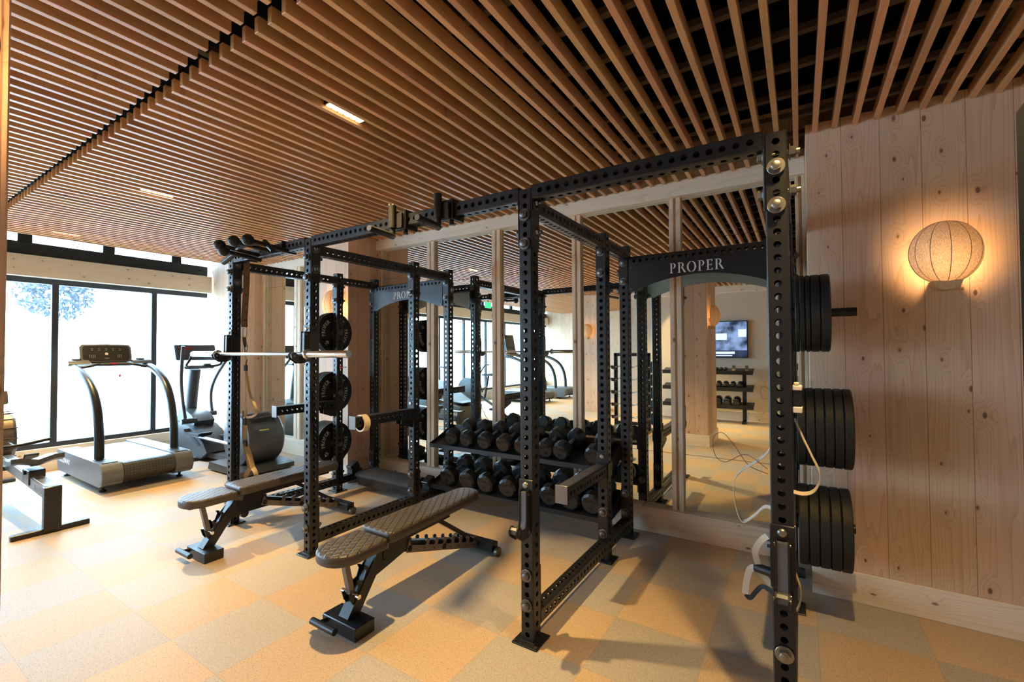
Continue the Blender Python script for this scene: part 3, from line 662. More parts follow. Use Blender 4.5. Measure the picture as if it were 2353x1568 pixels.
# two swivel grips on the middle front beam
for xx in (-.945, -.565):
    m = MB(RO)
    m.box(xx - .01, xx + .085, -.060, -.044, 2.285, 2.40, .002).box(xx + .075, xx + .088, -.060, .05, 2.285, 2.405, .002).box(xx + .012, xx + .07, -.075, -.06, 2.29, 2.385, .002)
    m.cyl((xx, -.085, 2.292), (xx, -.085, 2.435), .024, n=20).cyl((xx, -.085, 2.25), (xx, -.085, 2.292), .018, n=16).cyl((xx + .05, -.02, 2.262), (xx + .05, -.02, 2.31), .014, n=14)
    sv = m.build('swivel_bracket', BLACK, rig)
    MB(RO).tube([(xx, -.085, 2.262), (xx + .004, -.09, 2.238), (xx + .03, -.15, 2.236), (xx + .06, -.315, 2.232)], [.017, .019, .0185, .0185], 14).build('swivel_handle', BLACK, sv)
    MB(RO).cyl((xx + .0598, -.314, 2.232), (xx + .0606, -.320, 2.232), .0165, n=16).build('end_cap', STEEL, sv)
    MB(RO).sphere((xx - .012, -.10, 2.437), .006, 8, 6).sphere((xx + .006, -.085, 2.44), .007, 8, 6).build('pin', STEEL, sv)

# ================================================================== THINGS ON THE RIG
# weight plates
def plate_parts(t, r, th, face, text=None):
    """face = +1 / -1: the side along X the lettering is on"""
    hh = th / 2
    MB().lathe([(.0265, -hh), (.06, -hh), (.066, -hh + .003), (r - .045, -hh + .003), (r - .038, -hh), (r - .006, -hh), (r, -hh + .005), (r, hh - .005), (r - .006, hh), (r - .038, hh), (r - .045, hh - .003), (.066, hh - .003), (.06, hh), (.0265, hh)], (0, 0, 0), 'X', 56).build('disc', RUBBER, t)
    MB().lathe([(.0255, -hh - .001), (.042, -hh - .001), (.046, -hh + .001), (.046, hh - .001), (.042, hh + .001), (.0255, hh + .001)], (0, 0, 0), 'X', 28).build('steel_hub', STEEL, t)
    if text:
        m = MB(); base = Matrix(((0, 0, face, 0), (face, 0, 0, 0), (0, 1, 0, 0), (0, 0, 0, 1))); rr = .145
        for rot in (1.20, -1.94):
            pl = lambda d, rot=rot: Matrix.Rotation(rot, 4, 'Z') @ Matrix.Rotation(-d / rr, 4, 'Z') @ Matrix.Translation((0, rr, 0))
            m.serif('PROPER', .040, Matrix.Translation((face * (hh - .0028), 0, 0)) @ base, .0012, pl)
        for ph in (math.radians(229), math.radians(52)):
            m.text(text, .058, Matrix.Translation((face * (hh - .0024), 0, 0)) @ base @ Matrix.Translation((.155 * math.cos(ph), .155 * math.sin(ph), 0)) @ Matrix.Rotation(ph - PI, 4, 'Z'), .0012)
        m.build('lettering', WHITEP, t, smooth=False)
def plates(side, zc, ths, where, num):
    i, sg = (0, -1) if side < 0 else (3, 1); x = UX[i] + sg * (.0381 + .010); proto = {}
    ordn = ['first', 'second', 'third', 'fourth', 'fifth', 'sixth', 'seventh']
    for n, th in enumerate(ths):
        xc = x + sg * th / 2; x += sg * (th + .0012); zz = zc - .0012
        lab = '%s black rubber weight plate, %s' % ('thin' if th < .03 else 'thick', where % ordn[n])
        if n == 0 and num:
            t = thing('weight_plate', lab, 'weight plate', (xc, UY[1], zz), group='rubber weight plates on the rig pegs'); plate_parts(t, .2225, th, -sg, num)
        elif th in proto: t = dup(proto[th], (xc, UY[1], zz), 0, lab)
        else:
            t = thing('weight_plate', lab, 'weight plate', (xc, UY[1], zz), group='rubber weight plates on the rig pegs'); plate_parts(t, .2225, th, -sg); proto[th] = t
plates(1, 1.723, [.0235, .0235, .0235, .045, .045], '%s outward on the top peg by the lamp pier', None)
plates(1, 1.068, [.0415] * 6, '%s on the middle peg by the lamp pier', None)
plates(1, .505, [.0475] * 5, '%s on the lowest peg by the lamp pier', None)
plates(-1, 1.723, [.024, .024, .024, .024], '%s on the top peg of the window-side rack', '10')
plates(-1, 1.070, [.034] * 5, '%s on the middle peg of the window-side rack', '25')
plates(-1, .520, [.036] * 6, '%s on the lowest peg of the window-side rack', '45')

# barbell
bz, by = 1.498, -.108; xc = -2.462
t = thing('barbell', 'bare steel barbell resting on the hooks of the rack nearest the windows', 'barbell', (xc, by, bz)); o = (xc, by, bz)
MB(o).cyl((xc - .655, by, bz), (xc + .655, by, bz), .0143, n=16).build('shaft', KNURL, t)
for sg in (-1, 1):
    sl = MB(o).lathe([(0, sg * .665), (.0253, sg * .665), (.0253, sg * 1.122), (.0235, sg * 1.126), (0, sg * 1.126)], (xc, by, bz), 'X', 24).build('sleeve', CHROME, t)
    MB(o).lathe([(.0143, sg * .648), (.034, sg * .648), (.037, sg * .652), (.037, sg * .672), (.034, sg * .676), (.0253, sg * .676)], (xc, by, bz), 'X', 28).build('collar', CHROME, t)
# hooks
def j_hook(x, dz, label, mat):
    """dz shifts the hook; seat is at .612 + dz"""
    t = thing('j_hook', label, 'rack hook', (x, -.0385, .60 + dz), group='bar hooks hung on the front posts'); o = (x, -.0385, .60)
    MB(o).box(x - .042, x + .042, -.046, -.0395, .60, .845, .003).box(x - .042, x - .0392, -.046, .02, .62, .80, .001).box(x + .0392, x + .042, -.046, .02, .62, .80, .001).build('sleeve_bracket', mat, t)
    prof = [(-.046, .795), (-.046, .572), (-.075, .560), (-.118, .556), (-.172, .592), (-.178, .622), (-.160, .640), (-.140, .634), (-.118, .612), (-.088, .612), (-.080, .640), (-.078, .795)]
    for a, b in ((-.024, -.018), (.018, .024)): MB(o).prism(prof, 'X', x + a, x + b).build('side_plate', mat, t)
    MB(o).prism([(-.046, .785), (-.046, .59), (-.115, .575), (-.166, .602), (-.170, .625), (-.158, .633), (-.118, .606), (-.084, .606), (-.074, .640), (-.072, .785)], 'X', x - .0175, x + .0175).build('liner', PLASTIC2, t)
    for (yy, zz) in ((-.06, .775), (-.06, .585), (-.155, .612)): MB(o).cyl((x - .028, yy, zz), (x + .028, yy, zz), .0075, n=10).build('rivet', STEEL, t)
    MB(o).lathe([(0, -.056), (.012, -.055), (.017, -.050), (.018, -.046), (0, -.046)], (x, 0, .815), 'Y', 16).build('locating_pin', STEEL, t)
    return t
j_hook(UX[2], 0, 'black rack hook low on the post beside the nearest bench', BLACK)
j_hook(UX[3], -.005, 'black rack hook low on the nearest front post, facing the camera', BLACK)
j_hook(UX[0], bz - .0143 - .612, 'black rack hook under the barbell, on the post nearest the windows', BLACK)
j_hook(UX[1], bz - .0143 - .612, 'black rack hook under the barbell sleeve beside the plates', BLACK)
# spotter arms
def spotter(x, zc, label):
    y1, y0 = UY[1] - .0385, .365; t = thing('spotter_arm', label, 'spotter arm', (x, y1, zc), group='safety spotter arms'); o = (x, y1, zc)
    m = MB(o); L = y1 - y0 - .012; m.M = Matrix.Translation((x, y0 + .006, zc)) @ Matrix.Rotation(-PI / 2, 4, 'X'); m.perf(L, (L - 11 * .0508) / 2, 12, S=.0762); m.M = None
    m.build('arm_tube', BLACK, t)
    MB(o).box(x - .041, x + .041, y0, y0 + .007, zc - .055, zc + .055, .002).build('end_plate', GREYP, t)
    MB(o).box(x - .036, x + .036, y0 + .01, y1 - .01, zc + .0385, zc + .048, .003).build('top_liner', PLASTIC, t)
    m = MB(o).box(x - .043, x + .043, y1 - .008, y1 - .001, zc - .06, zc + .125, .002)
    for sx in (-1, 1): m.box(x + sx * .0415 - .0025, x + sx * .0415 + .0025, y1 - .008, y1 + .075, zc - .055, zc + .045, .001).prism([(y1 - .01, zc - .04), (y1 - .01, zc - .13), (y1 - .16, zc - .075), (y1 - .16, zc - .04)], 'X', x + sx * .034 - .0025, x + sx * .034 + .0025)
    m.build('sleeve_bracket', BLACK, t); MB(o).lathe([(0, y1 - .018), (.014, y1 - .017), (.018, y1 - .012), (.018, y1 - .008), (0, y1 - .008)], (x, 0, zc + .095), 'Y', 16).build('locating_pin', STEEL, t)
    return t
spotter(UX[2], .655, 'black spotter arm set low in the rack nearest the camera')
spotter(UX[1], .925, 'black spotter arm with a roll of tape hung on its end')
spotter(UX[0], .94, 'black spotter arm on the window side, crossing in front of the weight plates')
spotter(UX[3], .655, 'black spotter arm behind the nearest front post')
ty = .47; t = thing('tape_roll', 'roll of beige tape hung on the spotter arm near the plates', 'tape', (UX[1], ty, .925)); m = MB((UX[1], ty, .925))
m.lathe([(.060, -.028), (.071, -.028), (.071, .028), (.060, .028), (.060, -.028)], (UX[1] , ty, .912), 'Y', 36).build('roll', CREAM, t); MB((UX[1], ty, .925)).lathe([(.0572, -.0285), (.060, -.0285), (.060, .0285), (.0572, .0285), (.0572, -.0285)], (UX[1], ty, .912), 'Y', 36).build('core', plain('cardboard', (.35, .25, .16), .8), t)
# cream padded bracket beside nearest post
cx0, cz = 1.185, 1.33; t = thing('padded_bracket', 'black bracket with two cream plastic pads on the side of the nearest front post', 'rack bracket', (cx0, 0, cz)); o = (cx0, 0, cz)
MB(o).box(cx0, cx0 + .030, -.030, .03, cz - .035, cz + .028, .002).build('bracket_body', BLACK, t)
MB(o).box(cx0, cx0 + .032, -.034, .034, cz + .028, cz + .046, .003).box(cx0 + .004, cx0 + .022, -.022, .022, cz + .046, cz + .057, .003).build('upper_pad', CREAM, t)
MB(o).box(cx0, cx0 + .032, -.034, .034, cz - .058, cz - .035, .003).build('lower_pad', CREAM, t)
# red pull pin on the window-side rack
px = UX[0] + .0381; t = thing('pull_pin', 'red knobbed steel pin stuck in the post between the upper two plate stacks', 'pin', (px, UY[1], 1.345)); o = (px, UY[1], 1.345)
MB(o).sphere((px + .022, UY[1], 1.345), .02).build('knob', RED, t); MB(o).cyl((px - .10, UY[1], 1.345), (px + .1, UY[1] + .0, 1.345), .006, n=10).build('rod', DKSTEEL, t)
# ---------------------------------------------------------------- dumbbells
def dumbbell_parts(t, r, hl, L):
    for sg in (-1, 1):
        y0, y1 = sorted((sg * L / 2, sg * (L / 2 - hl))); m = MB(); n = 12; a0 = PI / 12
        def ring(rr, y): return [(rr * math.cos(a0 + 2 * PI * k / n), y, rr * math.sin(a0 + 2 * PI * k / n)) for k in range(n)]
        vs_ = ring(r * .80, y0) + ring(r, y0 + .016) + ring(r, y1 - .016) + ring(r * .80, y1); fs = []
        for i in range(3):
            for k in range(n): k2 = (k + 1) % n; fs.append((i * n + k, i * n + k2, (i + 1) * n + k2, (i + 1) * n + k))
        fs += [tuple(range(n))[::-1], tuple(3 * n + k for k in range(n))]; m.add(vs_, fs); hd = m.build('head', URETH, t, angle=20)
        if sg < 0:
            l = MB().serif('PROPER', r * .30, Matrix.Translation((0, y0 - .0004, r * .36)) @ Matrix.Rotation(PI / 2, 4, 'X'), .0012); l.build('embossed_lettering', SHINE, hd, smooth=False); MB().text('60', r * .42, Matrix.Translation((0, y0 - .0004, -r * .30)) @ Matrix.Rotation(PI / 2, 4, 'X'), .0012).build('embossed_number', SHINE, hd, smooth=False)
    MB().lathe([(.0145, -L / 2 + hl), (.017, -.03), (.0175, 0), (.017, .03), (.0145, L / 2 - hl)], (0, 0, 0), 'Y', 16).build('handle', KNURL, t)
ORD = ['first', 'second', 'third', 'fourth', 'fifth', 'sixth', 'seventh', 'eighth', 'ninth']
tilt = Matrix.Rotation(.263, 4, 'X')
for row, xs, zf, r in (('upper', [-1.600, -1.421, -1.222, -1.022, -.828, -.60, -.438, -.172], .600, .077), ('lower', [-1.655, -1.428, -1.208, -.978, -.775, -.562, -.375, -.180], .205, .090)):
    src = None
    for n, x in enumerate(xs):
        L = .35; cy = 1.418; zc = zf + (cy - 1.245) * .27 + r / math.cos(.263) + .0025; lab = 'black twelve-sided dumbbell on the %s shelf, %s from the window end' % (row, ORD[n])
        if src is None:
            t = thing('dumbbell', lab, 'dumbbell', (x, cy, zc), group='dumbbells on the two-tier shelf'); dumbbell_parts(t, r, .100, L); src = t
        else: t = dup(src, (x, cy, zc), 0, lab)
        t.rotation_euler = (.263, random.uniform(-.25, .25), random.uniform(-.03, .03))
# ---------------------------------------------------------------- benches
def pad(t, name, hw0, hw1, y0, y1, r0, r1, z0, z1):
    def outline(ins):
        out = []
        def cor(cx, cy, r, a0, a1):
            for i in range(9): a = math.radians(a0 + (a1 - a0) * i / 8); out.append((cx + max(r - ins, .002) * math.cos(a), cy + max(r - ins, .002) * math.sin(a)))
        cor(-hw0 + r0, y0 + r0, r0, 180, 270); cor(hw0 - r0, y0 + r0, r0, 270, 360); cor(hw1 - r1, y1 - r1, r1, 0, 90); cor(-hw1 + r1, y1 - r1, r1, 90, 180); return out
    lay = [(.004, z0), (0, z0 + .006), (0, z1 - .014), (.003, z1 - .006), (.010, z1 - .001), (.022, z1)]; vs_ = []; fs = []
    for ins, z in lay: vs_ += [(p[0], p[1], z) for p in outline(ins)]
    n = len(vs_) // len(lay)
    for i in range(len(lay) - 1):
        for k in range(n): k2 = (k + 1) % n; fs.append((i * n + k, i * n + k2, (i + 1) * n + k2, (i + 1) * n + k))
    fs += [tuple(range(n))[::-1], tuple((len(lay) - 1) * n + k for k in range(n))]
    return MB().add(vs_, fs).build(name, QUILT, t, angle=50)
def bar(m, p, q, wx, wz):
    """box section bar from p to q in the YZ plane, wx wide along X, wz deep"""
    (x, y0, z0), (_, y1, z1) = p, q; d = Vector((0, y1 - y0, z1 - z0)).normalized(); nn = Vector((0, -d.z, d.y)) * wz / 2; vs_ = []
    for P in (Vector(p), Vector(q)):
        for sx in (-wx / 2, wx / 2):
            for sg in (-1, 1): vs_.append(P + Vector((sx, 0, 0)) + nn * sg)
    m.add(vs_, [(0, 1, 3, 2), (4, 6, 7, 5), (0, 4, 5, 1), (2, 3, 7, 6), (0, 2, 6, 4), (1, 5, 7, 3)]); return m
def make_bench(loc, label):
    t = thing('weight_bench', label, 'bench', loc, group='adjustable weight benches')
    Y = lambda y: y - loc[1]
    pad(t, 'seat_pad', .135, .132, Y(-.615), Y(-.275), .125, .03, .402, .458); pad(t, 'back_pad', .130, .105, Y(-.262), Y(.665), .035, .095, .418, .478)
    m = MB(); bar(m, (0, Y(-.57), .392), (0, Y(-.28), .385), .07, .02); m.build('seat_frame', BLACK, t)
    m = MB(); bar(m, (0, Y(-.25), .398), (0, Y(.56), .404), .10, .028); bar(m, (-.04, Y(-.20), .375), (-.04, Y(.35), .385), .008, .04); bar(m, (.04, Y(-.20), .375), (.04, Y(.35), .385), .008, .04); m.build('back_frame', BLACK, t)
    m = MB(); bar(m, (0, Y(-.225), .375), (0, Y(-.455), .055), .076, .066); m.build('front_leg', BLACK, t)
    m = MB(); bar(m, (0, Y(-.33), .24), (0, Y(-.02), .315), .06, .05); m.build('brace', BLACK, t)
    ff = MB().box(-.138, .138, Y(-.512), Y(-.382), .0, .072, .004).build('front_foot', BLACK, t)
    MB().tube([(-.10, Y(-.50), .045), (-.10, Y(-.535), .052), (-.10, Y(-.56), .055)], .012, 8).tube([(-.15, Y(-.565), .055), (.045, Y(-.565), .055)], .0185, 14).build('lift_handle', BLACK, ff)
    # main beam and ladder
    m = MB(); bar(m, (0, Y(-.235), .345), (0, Y(-.02), .315), .086, .075); bar(m, (0, Y(-.02), .305), (0, Y(.66), .085), .05, .05); m.build('main_beam', BLACK, t)
    hk = MB().prism([(Y(-.285), .435), (Y(-.235), .425), (Y(-.20), .39), (Y(-.21), .355), (Y(-.26), .37), (Y(-.29), .405)], 'X', -.052, .052).build('hinge_cover', GREYP, t)
    MB().cyl((-.058, Y(-.235), .385), (.058, Y(-.235), .385), .009, n=12).build('hinge_pin', STEEL, t)
    A, B = Vector((0, Y(-.05), .31)), Vector((0, Y(.655), .085)); d = (B - A).normalized(); nn = Vector((0, -d.z, d.y)); Ln = (B - A).length
    for sx in (-.047, .047):
        m = MB(); P = lambda s, hgt: ((A + d * s + nn * hgt).y, (A + d * s + nn * hgt).z)
        poly = [P(0, -.036), P(Ln, -.036), P(Ln, .005)]
        n = 7; st = .088
        for k in range(n):
            s0 = Ln - .03 - k * st
            for (ds, hh) in ((.012, .006), (.012, .034), (.004, .046), (-.012, .048), (-.022, .040), (-.024, .030), (-.014, .024), (-.016, .010), (-.026, .003), (-.045, .004)): poly.append(P(s0 + ds, hh))
        poly += [P(.03, .008), P(0, .036)]
        m.prism(poly, 'X', sx - .003, sx + .003); lad = m.build('ladder_plate', GREYP, t)
        if sx > 0:
            l = MB()
            for k in range(n):
                c = A + d * (Ln - .045 - k * st) + nn * (-.016); ang = math.atan2(d.z, d.y)
                l.text(str(k + 1), .030, Matrix.Translation((sx + .0031, c.y, c.z)) @ Matrix(((0, 0, 1, 0), (1, 0, 0, 0), (0, 1, 0, 0), (0, 0, 0, 1))) @ Matrix.Rotation(ang + PI / 2, 4, 'Z'), .0006)
            l.build('ladder_numbers', BLACKP, lad, smooth=False)
            for s in (.022, .36): c = A + d * s - nn * .012; MB().lathe([(0, sx + .006), (.017, sx + .006), (.019, sx + .003), (0, sx + .003)], (0, c.y, c.z), 'X', 20).build('ladder_boss', BLACKP, lad)
    m = MB(); bar(m, (0, Y(.24), .385), (0, Y(.615), .128), .03, .028); m.build('back_strut', BLACK, t); MB().cyl((-.062, Y(.615), .128), (.062, Y(.615), .128), .010, n=12).build('ladder_pin', CHROME, t)
    rf = MB().box(-.185, .185, Y(.655), Y(.735), .035, .095, .003).build('rear_foot', BLACK, t)
    for sx in (-1, 1):
        MB().lathe([(0, sx * .188), (.030, sx * .190), (.034, sx * .194), (.034, sx * .216), (.028, sx * .221), (0, sx * .221)], (0, Y(.70), .034), 'X', 24).build('wheel', DKSTEEL, rf)
    # seat support
    for sx in (-.030, .030):
        poly = [(-.43, .115), (-.455, .155), (-.468, .20), (-.448, .196), (-.440, .18), (-.418, .185), (-.405, .215), (-.418, .255), (-.402, .25), (-.392, .235), (-.372, .242), (-.355, .285), (-.366, .31), (-.345, .303), (-.335, .292), (-.30, .33), (-.285, .345), (-.262, .335), (-.40, .135)]
        MB().prism([(Y(a), b) for a, b in poly], 'X', sx - .0025, sx + .0025).build('seat_ladder', BLACK, t)
    m = MB(); bar(m, (0, Y(-.475), .385), (0, Y(-.432), .185), .034, .03); m.build('seat_strut', GREYP, t)
    MB().cyl((-.072, Y(-.432), .182), (.072, Y(-.432), .182), .0125, n=14).build('seat_pin', CHROME, t)
    return t
b1 = make_bench((-.895, .10, 0), 'dark quilted adjustable bench nearest the camera, between the two racks')
b2 = dup(b1, (-2.53, .10, 0), 0, 'dark quilted adjustable bench under the barbell in the farther rack')
# ---------------------------------------------------------------- padded roller bench on the low beams of the window-side rack
hx0, hx1 = UX[0], UX[1]; hy = 1.30; t = thing('foot_bench', 'low black padded crosspiece set on the bottom beams of the farther rack', 'rack attachment', ((hx0 + hx1) / 2, hy, .148)); o = ((hx0 + hx1) / 2, hy, .148)
MB(o).prism([(hy - .10, .062), (hy + .08, .062), (hy + .10, .17), (hy - .125, .155), (hy - .12, .14)], 'X', -2.87, -2.09).build('body', BLACK, t)
MB(o).prism([(hy - .127, .157), (hy + .10, .172), (hy + .105, .20), (hy + .08, .218), (hy - .11, .196), (hy - .135, .175)], 'X', -2.885, -2.075).build('pad', plain('grey_vinyl', (.05, .055, .065), .45, 0, .2, 300), t)
MB(o).box(hx0, hx1, hy - .03, hy + .03, .10, .15, .003).build('cross_tube', BLACK, t)
m = MB(o).text('ROGUE', .06, Matrix.Translation((-2.33, hy - .1125, .100)) @ Matrix.Rotation(PI / 2, 4, 'X') @ Matrix.Rotation(PI, 4, 'Z'), .0012); m.build('lettering', BLACKP, t, smooth=False)
for xx in (hx0, hx1):
    m = MB(o); m.M = Matrix.Translation((xx, hy - .02, .215)) @ Matrix.Rotation(.45, 4, 'X'); m.box(-.045, .045, -.055, .055, -.035, .045, .004); m.M = None; eb = m.build('end_box', BLACK, t)
    MB(o).box(xx - .046, xx + .046, hy - .07, hy + .07, .1485, .19, .003).build('saddle', BLACK, t)
# peg low on the window-side front post
MB(RO).cyl((UX[0] + .04, -.01, .125), (UX[0] + .22, -.01, .125), .032, n=20).build('storage_peg', BLACK, rig)

# ---------------------------------------------------------------- straps
sx_, sy_ = -3.0, .062
t = thing('suspension_strap', 'brown webbing suspension trainer with tan handles hanging on the window-side rack', 'exercise strap', (sx_, sy_, 2.25)); o = (sx_, sy_, 2.25)
X0 = sx_
def rib(name, pts, w_, mat, wd='face', par=None, n=6): return MB(o).ribbon(curve(pts, n), wd, w_, .003).build(name, mat, par or t)
rib('anchor_strap', [(X0 + .02, sy_, 2.335), (X0 + .025, sy_, 2.2), (X0 + .015, sy_, 2.05), (X0 + .0, sy_, 1.90), (X0 - .01, sy_, 1.80), (X0 - .005, sy_, 1.74)], .05, BROWNWEB)
m = MB(o)
for zc in (2.27, 2.19, 2.11, 2.03, 1.95, 1.87, 1.80): m.box(X0 - .018, X0 + .036, sy_ - .004, sy_ + .002, zc - .003, zc + .003)
m.build('stitching', BLACKWEB, t)
MB(o).tube(curve([(X0 - .03, sy_, 1.735), (X0 + .02, sy_, 1.735), (X0 + .03, sy_, 1.69), (X0 + .02, sy_, 1.645), (X0 - .03, sy_, 1.645), (X0 - .035, sy_, 1.69), (X0 - .03, sy_, 1.735)], 4), .004, 8).build('ring', STEEL, t)
rib('short_strap', [(X0 - .01, sy_, 1.65), (X0 + .0, sy_, 1.60), (X0 + .025, sy_, 1.56)], .03, BROWNWEB)
MB(o).tube(curve([(X0 - .01, sy_, 1.60), (X0 + .035, sy_, 1.58), (X0 + .038, sy_, 1.54), (X0 + .018, sy_, 1.50), (X0 - .002, sy_, 1.53), (X0 - .01, sy_, 1.60)], 4), .0055, 8).build('carabiner', STEEL, t)
rib('main_web', [(X0 + .018, sy_, 1.51), (X0 + .02, sy_, 1.3), (X0 + .02, sy_, 1.1), (X0 + .015, sy_, .93)], .016, PALEWEB)
rib('loose_tail', [(X0 + .03, sy_, 1.34), (X0 + .06, sy_, 1.24), (X0 + .10, sy_, 1.13), (X0 + .19, sy_, 1.04), (X0 + .20, sy_, .98), (X0 + .13, sy_, .945), (X0 + .03, sy_, .93)], .020, TAN)
MB(o).box(X0 + .005, X0 + .038, sy_ - .012, sy_ + .012, 1.345, 1.40, .004).build('adjuster', PLASTIC, t); MB(o).tube([(X0 + .022, sy_, 1.40), (X0 + .045, sy_, 1.45)], .003, 6).build('pull_cord', BLACKWEB, t); MB(o).box(X0 + .002, X0 + .032, sy_ - .012, sy_ + .012, .86, .93, .004).build('adjuster', PLASTIC, t)
rib('handle_web', [(X0 + .015, sy_, .86), (X0 + .01, sy_, .78), (X0 + .02, sy_, .71)], .026, TAN); rib('handle_web', [(X0 - .07, sy_ + .04, .98), (X0 - .065, sy_ + .04, .70), (X0 - .02, sy_ + .04, .60), (X0 + .05, sy_ + .03, .47)], .040, TAN)
rib('handle_web', [(X0 + .02, sy_, .70), (X0 + .10, sy_, .59), (X0 + .15, sy_, .50)], .040, TAN)
MB(o).box(X0 + .0, X0 + .045, sy_ - .012, sy_ + .01, .67, .73, .004).build('adjuster', PLASTIC, t)
rib('foot_loop', [(X0 + .15, sy_, .50), (X0 + .20, sy_, .46), (X0 + .20, sy_, .40), (X0 + .15, sy_, .355), (X0 + .08, sy_, .37), (X0 + .0, sy_ + .02, .40), (X0 + .06, sy_ + .02, .48)], .036, TAN)

# pale straps by the nearest post
qx, qy = 1.06, .20; MB.FACE = (-.05, .98, -.35); t = thing('resistance_strap', 'pale webbing strap looped loosely behind the nearest front post, with dark grip handle', 'exercise strap', (1.11, .05, 1.2)); o = (1.11, .05, 1.2)
rib('strap_loop', [(1.12, .06, 1.20), (1.095, .12, 1.09), (1.045, .16, 1.03), (.985, .2, .975), (.952, .2, .92), (.955, .2, .82), (.985, .18, .755), (1.03, .16, .79), (1.075, .1, .855), (1.11, .05, .87)], .018, PALEWEB, (0, 1, .55))
rib('strap_loop', [(1.19, .05, 1.235), (1.215, .05, 1.17), (1.245, .03, 1.10), (1.268, .02, 1.04), (1.255, .02, .98), (1.22, .02, .955), (1.17, .03, .955)], .020, PALEWEB, (0, 1, .55))
MB(o).tube(curve([(1.09, .08, 1.02), (1.0, .2, 1.045), (.91, .25, .99), (.865, .25, 1.02), (.86, .25, 1.10), (.90, .25, 1.125), (.95, .25, 1.07), (1.01, .2, 1.0), (1.09, .08, 1.0)], 6), .0016, 6).build('thin_cord', BROWNWEB, t)
MB(o).tube([(1.035, .165, .570), (1.16, .10, .580)], .019, 14).build('grip', RUBBER, t)
rib('hand_loop', [(1.085, .12, .73), (1.06, .14, .70), (1.035, .15, .645), (1.045, .155, .585)], .024, PALEWEB)
rib('hand_loop', [(1.045, .155, .575), (1.015, .16, .56), (1.0, .16, .51), (.992, .16, .445)], .026, PALEWEB)
rib('hand_loop', [(.995, .16, .445), (1.012, .155, .435), (1.035, .15, .47), (1.062, .14, .505), (1.10, .10, .51)], .018, BLACKWEB)
rib('hand_loop', [(1.04, .16, .565), (1.07, .15, .54), (1.10, .12, .52)], .024, TAN)
rib('hand_loop', [(1.185, .06, .62), (1.20, .05, .57), (1.197, .05, .52), (1.185, .06, .48)], .020, TAN, (0, 1, .4))

